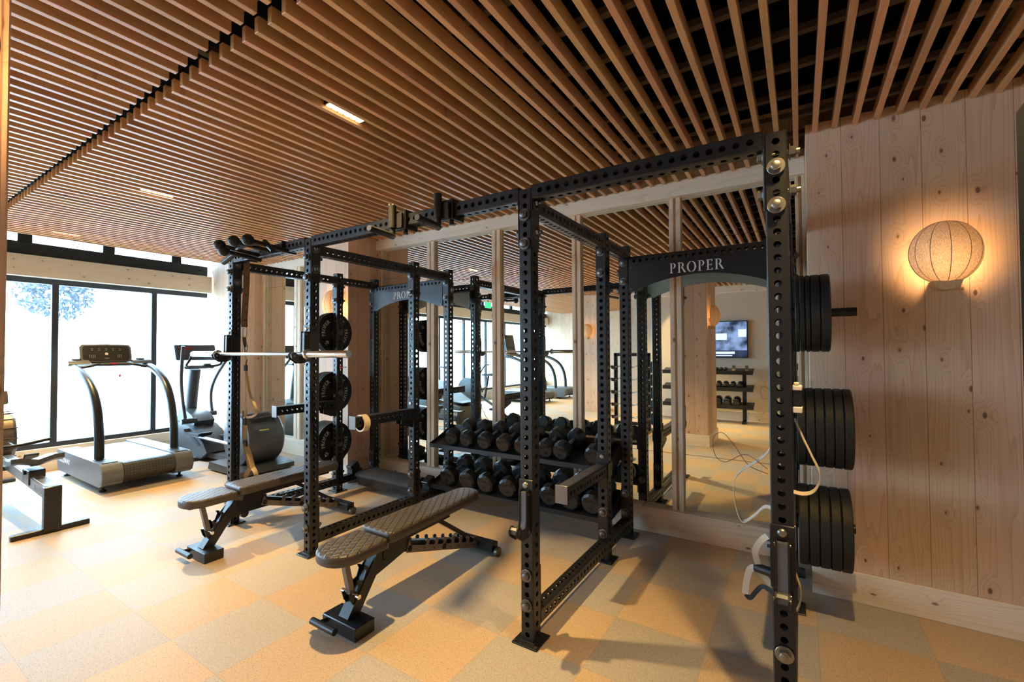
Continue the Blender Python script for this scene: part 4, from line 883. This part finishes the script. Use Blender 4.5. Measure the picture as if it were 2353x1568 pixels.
# ================================================================== CARDIO MACHINES
def treadmill(loc, rz, label, screen=False, logo=True):
    """belt along local X, user stands at +X end; x -.80..+.80, y -.46..+.46"""
    t = thing('treadmill', label, 'treadmill', loc, rz)
    xa, xb = -.79, .80; yw = .425; zt = .325; zb = .075
    prof = [(xa + .03, zb + .03), (xa + .08, zb), (xb - .10, zb - .0), (xb - .03, zb + .03)] + [(xb - .125 + .125 * math.cos(math.radians(a)), zt - .125 + .125 * math.sin(math.radians(a))) for a in range(-40, 91, 13)] + [(xa + .03, zt), (xa, zt - .03)]
    for sg in (-1, 1):
        y0, y1 = sorted((sg * .245, sg * yw)); sp_ = MB().prism(prof, 'Y', y0, y1).build('side_panel', PLASTIC2, t, angle=30)
        MB().box(xb - .33, xb - .10, y0 + .02, y1 - .02, zt, zt + .004, .001).build('grip_strip', RUBBER, sp_)
        pl = MB().prism([(xb - .125 + .105 * math.cos(math.radians(a)), zt - .128 + .105 * math.sin(math.radians(a))) for a in range(-88, 89, 11)], 'Y', sg * yw - .002, sg * yw + .002).build('end_disc', PLASTIC2, sp_)
        if logo: 
            Mx = Matrix.Translation((-.52, sg * (yw + .0006), .215)) @ Matrix(((1, 0, 0, 0), (0, 0, -1, 0), (0, 1, 0, 0), (0, 0, 0, 1)))
            if sg > 0: Mx = Matrix.Translation((-.52, sg * (yw + .0006), .215)) @ Matrix(((-1, 0, 0, 0), (0, 0, 1, 0), (0, 1, 0, 0), (0, 0, 0, 1)))
            MB().text('WOODWAY', .083, Mx, .001).build('lettering', WHITEP, sp_, smooth=False)
    bp = [(xb - .10 + .10 * math.cos(math.radians(a)), zt - .11 + .10 * math.sin(math.radians(a))) for a in range(-90, 91, 15)]; bq = [(xa + .13 + .10 * math.cos(math.radians(a)), zt - .11 + .10 * math.sin(math.radians(a))) for a in range(90, 271, 15)]
    MB().prism(bp + bq, 'Y', -.24, .24).build('slat_belt', BELT, t)
    MB().box(xa + .12, xb - .14, -.235, .235, zb + .005, zt - .07).build('chassis', BLACK, t)
    for sx in (xa + .15, xb - .22):
        for sy in (-.36, .36): MB().cyl((sx, sy, 0), (sx, sy, zb + .02), .014, n=10).cyl((sx, sy, 0), (sx, sy, .016), .032, n=14).build('foot', RUBBER, t)
    for sg in (-1, 1):
        pts = curve([(.44, sg * .355, zt - .02), (.425, sg * .355, .60), (.34, sg * .355, .90), (.15, sg * .36, 1.13), (-.20, sg * .372, 1.29), (-.60, sg * .375, 1.355)], 6)
        po = MB().tube(pts, .044, 18).build('handrail_post', BLACK, t); MB().lathe([(.044, zt), (.056, zt), (.056, zt + .008), (.044, zt + .012)], (.44, sg * .355, 0), 'Z', 20).build('collar', DKSTEEL, po)
    # console: tilted panel, side wings with cup holders, crossbar with grips
    c = thing_part(t, 'console'); tl = Matrix.Translation((-.56, -.03, 1.49)) @ Matrix.Rotation(-.30, 4, 'Y')
    m = MB(); m.M = tl; pf = [(-.235, -.10), (.235, -.10), (.258, -.06), (.258, .095), (.236, .128), (0, .136), (-.236, .128), (-.258, .095), (-.258, -.06)]
    m.prism(pf, 'X', -.025, .018); hs_ = m.build('display_housing', PLASTIC, c)
    m = MB(); m.M = tl; m.prism([(p * .90, q * .86) for p, q in pf], 'X', .018, .021); face = m.build('display_face', SHINE, c)
    m = MB(); m.M = tl; rnd = random.Random(3)
    for gx in (-.17, .11):
        for i in range(4):
            for k in range(4 if gx < 0 else 3): m.box(.0211, .0218, gx + k * .017, gx + k * .017 + .006, -.045 + i * .011, -.042 + i * .011)
    for i in range(5):
        for k in range(2): m.box(.0211, .0218, -.15 + i * .07, -.132 + i * .07, .055 + k * .018, .058 + k * .018)
    m.box(.0211, .0218, -.022, .022, -.056, -.053); m.build('display_markings', GREYPRINT, c, smooth=False)
    m = MB(); m.M = tl; m.lathe([(.015, .0212), (.019, .0216), (.019, .0219), (.015, .0219)], (0, 0, .005), 'X', 6); m.build('display_emblem', GREYPRINT, c)
    MBs = lambda: shifted(MB(), Matrix.Translation((-.25, 0, .01)))
    for sg in (-1, 1):
        MBs().prism([(-.40, 1.335), (-.24, 1.335), (-.17, 1.365), (-.20, 1.40), (-.32, 1.425), (-.42, 1.40)], 'Y', *sorted((sg * .215, sg * .415))).build('console_wing', PLASTIC, c)
        MBs().lathe([(.034, 1.395), (.046, 1.398), (.046, 1.428), (.041, 1.430), (.036, 1.426), (.034, 1.40)], (-.29, sg * .32, 0), 'Z', 24).build('cup_holder', BLACK, c)
        MBs().tube(curve([(-.20, sg * .385, 1.335), (-.11, sg * .32, 1.325), (-.09, sg * .22, 1.345), (-.14, sg * .14, 1.365)], 6), .016, 12).build('grip_bar', RUBBER, c)
    MBs().box(-.34, -.13, -.19, .19, 1.335, 1.378, .012).build('crossbar', PLASTIC, c); MBs().box(-.131, -.126, -.03, .03, 1.358, 1.374, .002).build('stop_button', RED, c)
    MBs().cyl((-.13, .045, 1.34), (-.13, .06, 1.22), .0012, n=5).build('safety_cord', RED, c); MBs().sphere((-.13, .06, 1.21), .011, 10, 8, (1, 1, 1.9)).build('safety_clip', RED, c)
    if screen:
        m = MB(); m.M = Matrix.Translation((-.60, 0, 1.80)) @ Matrix.Rotation(-.2, 4, 'Y'); m.box(-.02, .015, -.25, .25, -.20, .20, .008); sc_ = m.build('touch_screen', SHINE, c)
    return t
def shifted(m, Mx): m.M = Mx; return m
def thing_part(t, name):
    o = bpy.data.objects.new(name, None); o.empty_display_size = .05; COL.objects.link(o); o.parent = t; return o
treadmill((-5.80, .065, 0), 0, 'grey slat-belt treadmill standing by the window, with curved handrail posts')

# elliptical trainer
ex, ey = -5.6, 1.08; t = thing('elliptical_trainer', 'grey elliptical trainer with large round drum in the corner by the windows', 'elliptical trainer', (ex, ey, 0)); o = (ex, ey, 0)
EG = plain('graphite_plastic', (.042, .047, .054), .38, 0, .05, 300)
pl = MB(o).prism([(-5.22, .02), (-4.42, .02), (-4.42, .075), (-4.60, .10), (-5.18, .115)], 'Y', .74, 1.42).build('rear_platform', EG, t)
dr = MB(o).lathe([(0, .865), (.285, .865), (.315, .872), (.325, .89), (.325, 1.30), (.305, 1.325), (0, 1.325)], (-4.79, 0, .40), 'Y', 56).build('drum', EG, t)
MB(o).lathe([(.0, .862), (.215, .862), (.225, .866)], (-4.79, 0, .40), 'Y', 48).build('side_cover', PLASTIC2, dr)
m = MB(o); m.M = Matrix.Translation((-4.79, 1.09, .40)); m.prism([(.328 * math.cos(math.radians(a)), .328 * math.sin(math.radians(a))) for a in range(18, 83, 5)] + [(.322 * math.cos(math.radians(a)), .322 * math.sin(math.radians(a))) for a in range(82, 17, -5)], 'Y', -.15, .15); m.M = None; m.build('window_panel', SHINE, dr)
m = MB(o); m.M = Matrix.Translation((-4.79 + .331 * math.cos(.42), 1.06, .40 + .331 * math.sin(.42))) @ Matrix.Rotation(-.42, 4, 'Y'); m.box(-.001, .001, -.06, .06, -.008, .008); m.M = None; m.build('badge', plain('yellow_badge', (.45, .42, .08), .5), dr)
MB(o).box(-4.785 - .035, -4.785 + .035, .859, .863, .37, .44).build('side_badge', WHITEP, dr)
fb_ = MB(o).prism([(-6.62, .12), (-6.58, .04), (-5.80, .04), (-5.62, .14), (-5.74, .27), (-6.02, .40), (-6.16, .46), (-6.62, .50), (-6.70, .35)], 'Y', .90, 1.26).build('front_body', EG, t)
MB(o).prism([(-6.10, .36), (-5.86, .26), (-5.80, .22), (-5.86, .21), (-6.06, .29), (-6.13, .34)], 'Y', .893, .90).build('slot', BLACKP, fb_)
MB(o).prism([(-6.70, .46), (-6.16, .44), (-6.12, .52), (-6.22, .60), (-6.46, .68), (-6.66, .66)], 'Y', .96, 1.22).build('shroud', EG, t)
MB(o).prism([(-6.25, .05), (-5.0, .05), (-5.0, .12), (-6.25, .12)], 'Y', .98, 1.20).build('rail_body', PLASTIC, t)
MB(o).box(-6.5, -5.9, .80, 1.40, 0, .05, .01).build('front_stabiliser', PLASTIC, t)
m = MB(o); m.tube([(-6.55, ey, .58), (-6.50, ey, .90), (-6.42, ey, 1.26)], .075, 20); m.build('column', PLASTIC, t)
m = MB(o); m.M = Matrix.Translation((-6.40, ey, 1.50)) @ Matrix.Rotation(-.35, 4, 'Y'); m.box(-.03, .03, -.27, .27, -.11, .13, .015); cons = m.build('console', PLASTIC, t)
m = MB(o); m.M = Matrix.Translation((-6.40, ey, 1.50)) @ Matrix.Rotation(-.35, 4, 'Y'); m.box(.0302, .0312, -.22, -.05, .05, .085); m.build('red_readout', SCREEN_R, cons)
MB(o).box(-6.46, -6.25, ey - .20, ey + .20, 1.27, 1.32, .02).build('tray', EG, t); MB(o).lathe([(.034, 1.32), (.05, 1.32), (.05, 1.345), (.04, 1.345), (.034, 1.33)], (-6.30, ey + .11, 0), 'Z', 20).build('cup_holder', PLASTIC, t)
for sg in (-1, 1):
    y = ey + sg * .31
    MB(o).tube(curve([(-5.95, y, .60), (-6.02, y, .82), (-6.08, y, 1.10), (-6.06, y, 1.38), (-6.03, y, 1.60)] if sg < 0 else [(-6.57, y, .55), (-6.62, y, .75), (-6.60, y, .95), (-6.42, y, 1.18), (-6.10, y, 1.43), (-5.92, y, 1.58)], 6), .022, 12).build('arm_lever', PLASTIC, t)
    MB(o).cyl((-5.95 if sg < 0 else -6.57, ey + sg * .17, .56), (-5.95 if sg < 0 else -6.57, ey + sg * .36, .56), .036, n=16).build('arm_pivot', EG, t)
    MB(o).tube(curve([(-6.30, ey + sg * .12, 1.30), (-6.15, ey + sg * .22, 1.33), (-6.08, ey + sg * .20, 1.42), (-6.16, ey + sg * .15, 1.50)], 5), .017, 10).build('fixed_handle', RUBBER, t)
    fz = .36 if sg < 0 else .30
    MB(o).tube([(-6.05, ey + sg * .17, fz - .02), (-4.85, ey + sg * .255, .36)], .020, 12).build('pedal_arm', ALU, t)
    MB(o).prism([(-6.12, fz), (-5.72, fz), (-5.68, fz + .05), (-5.72, fz + .05), (-5.75, fz + .025), (-6.10, fz + .03), (-6.14, fz + .07), (-6.16, fz + .06)], 'Y', *sorted((ey + sg * .08, ey + sg * .25))).build('pedal', BLACK, t)

# rowing machine
ry = -.92; t = thing('rowing_machine', 'dark rowing machine with round caged flywheel, cut off by the frame edge', 'rowing machine', (-5.2, ry, 0)); o = (-5.2, ry, 0)
rl = MB(o).prism([(-5.95, .46), (-4.12, .375), (-4.12, .315), (-4.16, .285), (-5.95, .37)], 'Y', ry - .045, ry + .045).build('monorail', GREYP, t)
MB(o).box(-5.90, -4.15, ry - .030, ry + .030, .38, .386).build('rail_strip', ALU, t) if False else None
m = MB(o); m.M = Matrix.Translation((-5.03, ry, .416)) @ Matrix.Rotation(math.atan2(.085, 1.83), 4, 'Y'); m.box(-.90, .90, -.034, .034, .003, .0085, .001); m.M = None; m.build('rail_strip', ALU, t)
tt = MB(o); Mx = Matrix.Translation((-4.34, ry - .0456, .335)) @ Matrix.Rotation(math.atan2(.085, 1.83), 4, 'Y') @ Matrix(((1, 0, 0, 0), (0, 0, -1, 0), (0, 1, 0, 0), (0, 0, 0, 1))); tt.text('RowERG', .075, Mx, .001); tt.build('lettering', GREYPRINT, rl, smooth=False)
back = Matrix(((-1, 0, 0, 0), (0, 0, 1, 0), (0, 1, 0, 0), (0, 0, 0, 1)))
MB(o).text('Row', .075, Matrix.Translation((-4.24, ry + .0456, .335)) @ Matrix.Rotation(math.atan2(.085, 1.83), 4, 'Y') @ back, .001).build('lettering', WHITEP, rl, smooth=False)
MB(o).text('ERG', .075, Matrix.Translation((-4.40, ry + .0456, .342)) @ Matrix.Rotation(math.atan2(.085, 1.83), 4, 'Y') @ back, .001).build('lettering', GREENP, rl, smooth=False)
MB(o).box(-4.185, -4.115, ry - .055, ry + .055, .02, .39, .006).build('rear_leg', BLACK, t); MB(o).box(-4.19, -4.13, ry - .24, ry + .24, 0, .045, .006).build('rear_foot', BLACK, t)
MB(o).prism([(-4.20, .05), (-4.19, .05), (-4.19, .29), (-4.28, .30)], 'Y', ry - .02, ry + .02).build('gusset', BLACK, t)
def st(xc, zc): 
    a = [( -.16, .0), (-.10, .012), (0, .004), (.10, .016), (.15, .04)]
    m = MB(o)
    vs_ = []; fs = []
    for i, (dx, dz) in enumerate(a):
        for k, yy in enumerate((-.17, -.11, 0, .11, .17)):
            zz = dz + (.02 if abs(yy) > .1 else 0) - (.012 if yy == 0 else 0); vs_ += [(xc + dx, ry + yy, zc + zz + .03), (xc + dx, ry + yy, zc + zz - .01)]
    I = lambda i, k, s: (i * 5 + k) * 2 + s
    for i in range(4):
        for k in range(4): fs += [(I(i, k, 0), I(i + 1, k, 0), I(i + 1, k + 1, 0), I(i, k + 1, 0)), (I(i, k, 1), I(i, k + 1, 1), I(i + 1, k + 1, 1), I(i + 1, k, 1))]
        fs += [(I(i, 0, 0), I(i, 0, 1), I(i + 1, 0, 1), I(i + 1, 0, 0)), (I(i, 4, 0), I(i + 1, 4, 0), I(i + 1, 4, 1), I(i, 4, 1))]
    for k in range(4): fs += [(I(0, k, 0), I(0, k + 1, 0), I(0, k + 1, 1), I(0, k, 1)), (I(4, k, 0), I(4, k, 1), I(4, k + 1, 1), I(4, k + 1, 0))]
    return m.add(vs_, fs).build('seat', PLASTIC, t)
st(-4.72, .50)
MB(o).box(-4.83, -4.61, ry - .055, ry + .055, .33, .46, .006).cyl((-4.72, ry - .07, .43), (-4.72, ry + .07, .43), .018, n=12).build('seat_carriage', BLACK, t)
MB(o).prism([(-6.75, .10), (-6.60, .05), (-6.02, .35), (-5.85, .36), (-5.85, .47), (-6.05, .50), (-6.45, .42), (-6.70, .30)], 'Y', ry - .05, ry + .05).build('front_body', BLACK, t)
fw = MB(o).lathe([(0, -.09), (.20, -.09), (.245, -.075), (.255, -.05), (.255, .05), (.245, .075), (.20, .09), (0, .09)], (-6.02, ry + .0, .62), 'Y', 40).build('flywheel_cage', DKSTEEL, t)
MB(o).lathe([(.250, -.052), (.259, -.050), (.259, .050), (.250, .052)], (-6.02, ry, .62), 'Y', 40).build('mesh_band', plain('tan_mesh', (.22, .17, .12), .5, .5, .4, 400), fw)
m = MB(o)
for a in range(0, 360, 24): m.tube([(-6.02 + .262 * math.cos(math.radians(a)), ry - .085, .62 + .262 * math.sin(math.radians(a))), (-6.02 + .262 * math.cos(math.radians(a)), ry + .085, .62 + .262 * math.sin(math.radians(a)))], .005, 6)
m.build('cage_rib', BLACK, fw)
MB(o).tube([(-6.2, ry - .02, .45), (-6.1, ry - .06, .80), (-5.80, ry - .10, 1.02)], .02, 10).build('monitor_arm', BLACK, t)
m = MB(o); m.M = Matrix.Translation((-5.75, ry - .10, 1.055)) @ Matrix.Rotation(-.3, 4, 'Y'); m.box(-.025, .02, -.10, .10, -.07, .07, .008); mo = m.build('monitor', GREYP, t)
m = MB(o); m.M = Matrix.Translation((-5.75, ry - .10, 1.055)) @ Matrix.Rotation(-.3, 4, 'Y'); m.box(.0202, .0212, -.085, .05, -.055, .055); m.build('monitor_screen', plain('pale_screen', (.6, .6, .55), .3), mo)
MB(o).tube(curve([(-5.40, ry - .25, .60), (-5.42, ry, .585), (-5.40, ry + .25, .62)], 6), .016, 12).build('row_handle', RUBBER, t); MB(o).cyl((-5.42, ry, .59), (-5.85, ry, .60), .005, n=6).build('chain', STEEL, t)
for sg in (-1, 1):
    m = MB(o); m.M = Matrix.Translation((-5.60, ry + sg * .13, .36)) @ Matrix.Rotation(-.75, 4, 'Y'); m.box(-.17, .17, -.055, .055, -.012, .012, .006).box(-.15, -.10, -.055, .055, .012, .05, .006); m.M = None; m.build('foot_plate', BLACK, t)
MB(o).box(-5.64, -5.56, ry - .10, ry + .10, .33, .37, .004).build('foot_bar', BLACK, t)
MB(o).tube([(-6.62, ry, .12), (-6.66, ry, .06), (-6.66, ry, .03)], .02, 8).box(-6.70, -6.62, ry - .22, ry + .22, 0, .04, .006).build('front_foot', BLACK, t)

# black machine post cut off by the frame edge
t = thing('machine_post', 'tall black steel machine post at the extreme frame edge beside the wall lamp', 'gym machine', (1.62, -.90, 0)); o = (1.62, -.90, 0)
MB(o).prism([(1.538, .012), (1.69, .012), (1.69, 1.985), (1.575, 1.985), (1.538, 1.93)], 'Y', -.975, -.93).build('post', plain('matt_black_steel', (.006, .008, .008), .7, spec=.08), t); MB(o).box(1.53, 1.72, -1.02, -.88, 0, .012, .003).build('base_plate', BLACK, t)
# wall socket plates
def socket(loc, rz, label):
    t = thing('wall_socket', label, 'socket', loc, rz, group=None); MB().box(-.035, .035, -.006, 0, -.055, .055, .003).build('plate', plain('socket_plate', (.75, .75, .75), .4) if rz == 0 else CREAM, t); MB().box(-.012, .012, -.008, -.006, .01, .035, .001).box(-.012, .012, -.008, -.006, -.035, -.01, .001).build('outlet', PLASTIC2, t)
socket((1.00, MY - .031, .105), 0, 'white socket plate low on the skirting behind the nearest post')
socket((WINX + .023, -.60, .09), PI / 2, 'beige socket plate on the window skirting beside the rowing machine')

# ================================================================== SEEN IN THE MIRROR: the side of the room behind the camera
t = thing('television', 'flat television on the beige wall, seen in the rightmost mirror', 'television', (-.40, BY, 1.73)); o = (-.40, BY, 1.73)
MB(o).box(-1.10, .30, BY + .03, BY + .07, 1.335, 2.125, .006).build('housing', SHINE, t); MB(o).box(-.65, -.15, BY, BY + .03, 1.55, 1.9).build('wall_mount', BLACK, t)
scn = MB((-.40, BY + .072, 1.73)).box(-1.085, .285, BY + .0705, BY + .0722, 1.352, 2.11).build('screen', TVM, t, (0, .072, 0))
MB(o).box(.12, .27, BY + .0725, BY + .0735, 1.78, 1.94).box(-.35, -.10, BY + .0725, BY + .0735, 1.72, 1.86).box(-1.0, .05, BY + .0725, BY + .0735, 1.42, 1.47).box(-.9, .0, BY + .0725, BY + .0735, 1.375, 1.395).build('screen_graphic', WHITE_E, scn, (0, -.072, 0))
# dumbbell rack under the television
ky = -4.67; t = thing('dumbbell_rack', 'black three-tier dumbbell rack under the television, seen in the mirror', 'weight rack', (-.4, ky, 0)); o = (-.4, ky, 0); shz = (.33, .69, 1.03)
for zz in shz: MB(o).prism([(ky + .16, zz - .01), (ky - .14, zz + .06), (ky - .14, zz + .09), (ky + .15, zz + .02), (ky + .16, zz + .05), (ky + .17, zz + .05), (ky + .17, zz - .03), (ky + .16, zz - .03)], 'X', -1.35, .42).build('shelf', BLACK, t)
for xx in (.24, -1.15): m = MB(o).prism([(ky - .16, .0), (ky + .14, .0), (ky + .14, .04), (ky - .04, .06), (ky - .10, 1.10), (ky - .17, 1.10)], 'X', xx - .035, xx + .035).build('leg', BLACK, t)
def small_bell(x, y, z, r, L, lab, src=None):
    if src: return dup(src, (x, y, z), 0, lab)
    t = thing('dumbbell', lab, 'dumbbell', (x, y, z), group='dumbbells on the rack under the television'); t.rotation_euler = (-.23, 0, 0)
    for sg in (-1, 1): MB().lathe([(0, sg * L / 2), (r * .8, sg * L / 2), (r, sg * (L / 2 - .012)), (r, sg * (L / 2 - L * .3)), (r * .8, sg * (L / 2 - L * .34)), (0, sg * (L / 2 - L * .34))], (0, 0, 0), 'Y', 16).build('head', SHINE, t)
    MB().cyl((0, -L * .2, 0), (0, L * .2, 0), .015, n=10).build('handle', CHROME, t); return t
for lv, (zz, r, L, xs) in enumerate(((shz[0], .078, .30, [.10 - .175 * k for k in range(7)]), (shz[1], .058, .24, [.17 - .135 * k for k in range(9)]), (shz[2], .035, .16, [-.10 - .085 * k for k in range(10)]))):
    src = None
    for k, x in enumerate(xs):
        lab = 'shiny black dumbbell on the %s tier of the mirrored rack, %s from the near end' % (('lowest', 'middle', 'top')[lv], (ORD + ['tenth'])[k])
        q = small_bell(x, ky + .01, zz + .030 + r * 1.03, r, L, lab, src); src = src or q
        q.rotation_euler = (-.23, 0, 0)
for k, x in enumerate((.06, .30)):
    t = thing('grip_trainer', 'small grey and red pointed device on the top mirrored tier, %s' % ('beside the dumbbells' if k == 0 else 'at its outer end'), 'exercise device', (x, ky + .02, shz[2] + .026))
    MB().prism([(-.07, 0), (.07, 0), (.05, .03), (.02, .06), (.012, .13), (-.012, .13), (-.02, .06), (-.05, .03)], 'X', -.03, .03).build('shell', GREYP, t); MB().box(-.032, .032, -.02, .02, .03, .06, .004).build('red_band', RED, t)
# barbell rack with fixed curl bars
ky = -2.62; t = thing('barbell_rack', 'black upright rack of fixed curl bars, seen in the mirror between posts', 'weight rack', (-1.45, ky, 0)); o = (-1.45, ky, 0)
for xx in (-1.74, -1.12): MB(o).box(xx - .03, xx + .03, ky - .03, ky + .03, .02, 1.45, .004).build('post', BLACK, t); MB(o).box(xx - .035, xx + .035, ky - .28, ky + .32, 0, .05, .004).build('foot', BLACK, t)
MB(o).box(-1.77, -1.09, ky - .03, ky + .03, 1.40, 1.46, .004).build('top_bar', BLACK, t); MB(o).box(-1.74, -1.12, ky - .02, ky + .02, .12, .18, .004).build('low_bar', BLACK, t)
BZ = (1.20, .97, .74, .51, .28)
for zz in BZ:
    for xx in (-1.74, -1.12): MB(o).prism([(ky + .03, zz + .02), (ky + .03, zz - .06), (ky + .20, zz - .03), (ky + .215, zz + .03), (ky + .19, zz + .03), (ky + .18, zz - .005), (ky + .13, zz - .015), (ky + .12, zz + .01)], 'X', xx - .02, xx + .02).build('bar_cradle', BLACK, t)
src = None
for k, zz in enumerate(BZ):
    lab = 'fixed curl bar with round black ends, %s down on the mirrored rack' % ORD[k]; P_ = (-1.43, ky + .155, zz + .004)
    if src is None:
        src = t = thing('curl_bar', lab, 'barbell', P_, group='fixed curl bars on the mirrored rack')
        MB().tube(curve([(-.42, 0, 0), (-.24, 0, 0), (-.16, .05, .015), (-.06, -.03, -.01), (0, 0, 0), (.06, -.03, -.01), (.16, .05, .015), (.24, 0, 0), (.42, 0, 0)], 4), .014, 10).build('shaft', CHROME, t)
        for sg in (-1, 1): MB().lathe([(0, sg * .40), (.10, sg * .40), (.108, sg * .412), (.108, sg * .53), (.10, sg * .545), (0, sg * .545)], (0, 0, 0), 'X', 24).build('weight', RUBBER, t)
    else: dup(src, P_, 0, lab)
# mirrored treadmills, air bike, incline trainer
treadmill((-5.7, -5.97, 0), 0, 'black treadmill with a tall screen, seen far off in the mirror near the windows', True, False)
treadmill((-5.7, -7.37, 0), 0, 'farthest black treadmill with a tall screen, seen in the mirror', True, False)
t = thing('air_bike', 'black air bike with red trim and fan wheel, seen in the mirror against the windows', 'exercise bike', (-6.0, -3.97, 0)); o = (-6.0, -3.97, 0); yb = -3.97
MB(o).box(-6.65, -6.57, yb - .25, yb + .25, 0, .05, .006).box(-5.48, -5.40, yb - .25, yb + .25, 0, .05, .006).build('stabiliser', BLACK, t)
MB(o).tube([(-6.60, yb, .06), (-6.30, yb, .35), (-5.95, yb, .32), (-5.45, yb, .06)], .035, 12).build('frame', BLACK, t); MB(o).tube([(-5.80, yb, .28), (-5.68, yb, .85)], .03, 12).build('seat_post', BLACK, t)
MB(o).prism([(-5.82, .86), (-5.50, .86), (-5.48, .93), (-5.62, .92), (-5.82, .90)], 'Y', yb - .10, yb + .10).build('saddle', RUBBER, t)
MB(o).lathe([(.24, -.07), (.31, -.06), (.32, 0), (.31, .06), (.24, .07)], (-6.35, yb, .48), 'Y', 36).lathe([(0, -.03), (.05, -.03), (.05, .03), (0, .03)], (-6.35, yb, .48), 'Y', 20).build('fan_cage', BLACK, t)
m = MB(o)
for a in range(0, 360, 15): m.tube([(-6.35 + .05 * math.cos(math.radians(a)), yb, .48 + .05 * math.sin(math.radians(a))), (-6.35 + .30 * math.cos(math.radians(a)), yb, .48 + .30 * math.sin(math.radians(a)))], .004, 5)
m.build('fan_spokes', STEEL, t); MB(o).tube(arcpts((-6.35, yb - .075, .48), .26, 20, 160, 14), .012, 8).build('red_trim', RED, t)
MB(o).tube([(-6.28, yb, .50), (-6.15, yb, .95), (-6.12, yb, 1.20)], .028, 12).build('mast', BLACK, t)
for sg in (-1, 1): MB(o).tube(curve([(-5.98, yb + sg * .14, .40), (-6.10, yb + sg * .17, .80), (-5.95, yb + sg * .20, 1.10), (-5.80, yb + sg * .22, 1.14)], 5), .018, 10).build('push_handle', BLACK, t); MB(o).box(-6.0, -5.88, yb + sg * .15 - .05, yb + sg * .15 + .05, .28 + .06 * sg, .31 + .06 * sg, .004).build('pedal', BLACK, t)
m = MB(o); m.M = Matrix.Translation((-6.12, yb, 1.28)) @ Matrix.Rotation(-.4, 4, 'Y'); m.box(-.02, .02, -.11, .11, -.08, .08, .008); m.build('monitor', PLASTIC, t)
yb = -2.25; t = thing('incline_trainer', 'bulky black incline trainer with sloping deck, seen in the mirror behind the rowing machine', 'exercise machine', (-5.7, yb, 0)); o = (-5.7, yb, 0)
MB(o).prism([(-6.5, .03), (-4.95, .03), (-4.92, .30), (-5.2, .36), (-6.0, .78), (-6.5, .80)], 'Y', yb - .40, yb + .40).build('body', PLASTIC, t); MB(o).prism([(-4.95, .365), (-5.2, .375), (-6.0, .79), (-6.4, .81), (-6.4, .83), (-6.0, .82), (-5.2, .40), (-4.95, .385)], 'Y', yb - .26, yb + .26).build('deck', BELT, t)
for sg in (-1, 1): MB(o).tube([(-6.35, yb + sg * .36, .78), (-6.25, yb + sg * .36, 1.30), (-6.45, yb + sg * .30, 1.85)], .026, 12).build('upright_tube', PLASTIC2, t); MB(o).tube([(-6.28, yb + sg * .36, 1.15), (-5.75, yb + sg * .36, 1.08)], .02, 10).build('side_rail', PLASTIC, t)
MB(o).box(-6.50, -6.42, yb - .32, yb + .32, 1.55, 1.90, .02).build('console', SHINE, t)
# green exit sign hung by the windows
t = thing('exit_sign', 'small green lit sign high by the windows, seen in the mirror', 'sign', (-5.2, -3.3, 2.88)); MB((-5.2, -3.3, 2.88)).box(-5.215, -5.185, -3.42, -3.18, 2.56, 2.70, .004).build('sign_face', GREEN_E, t); MB((-5.2, -3.3, 2.88)).cyl((-5.2, -3.3, 2.70), (-5.2, -3.3, 2.95), .008, n=8).build('hanger', BLACK, t)
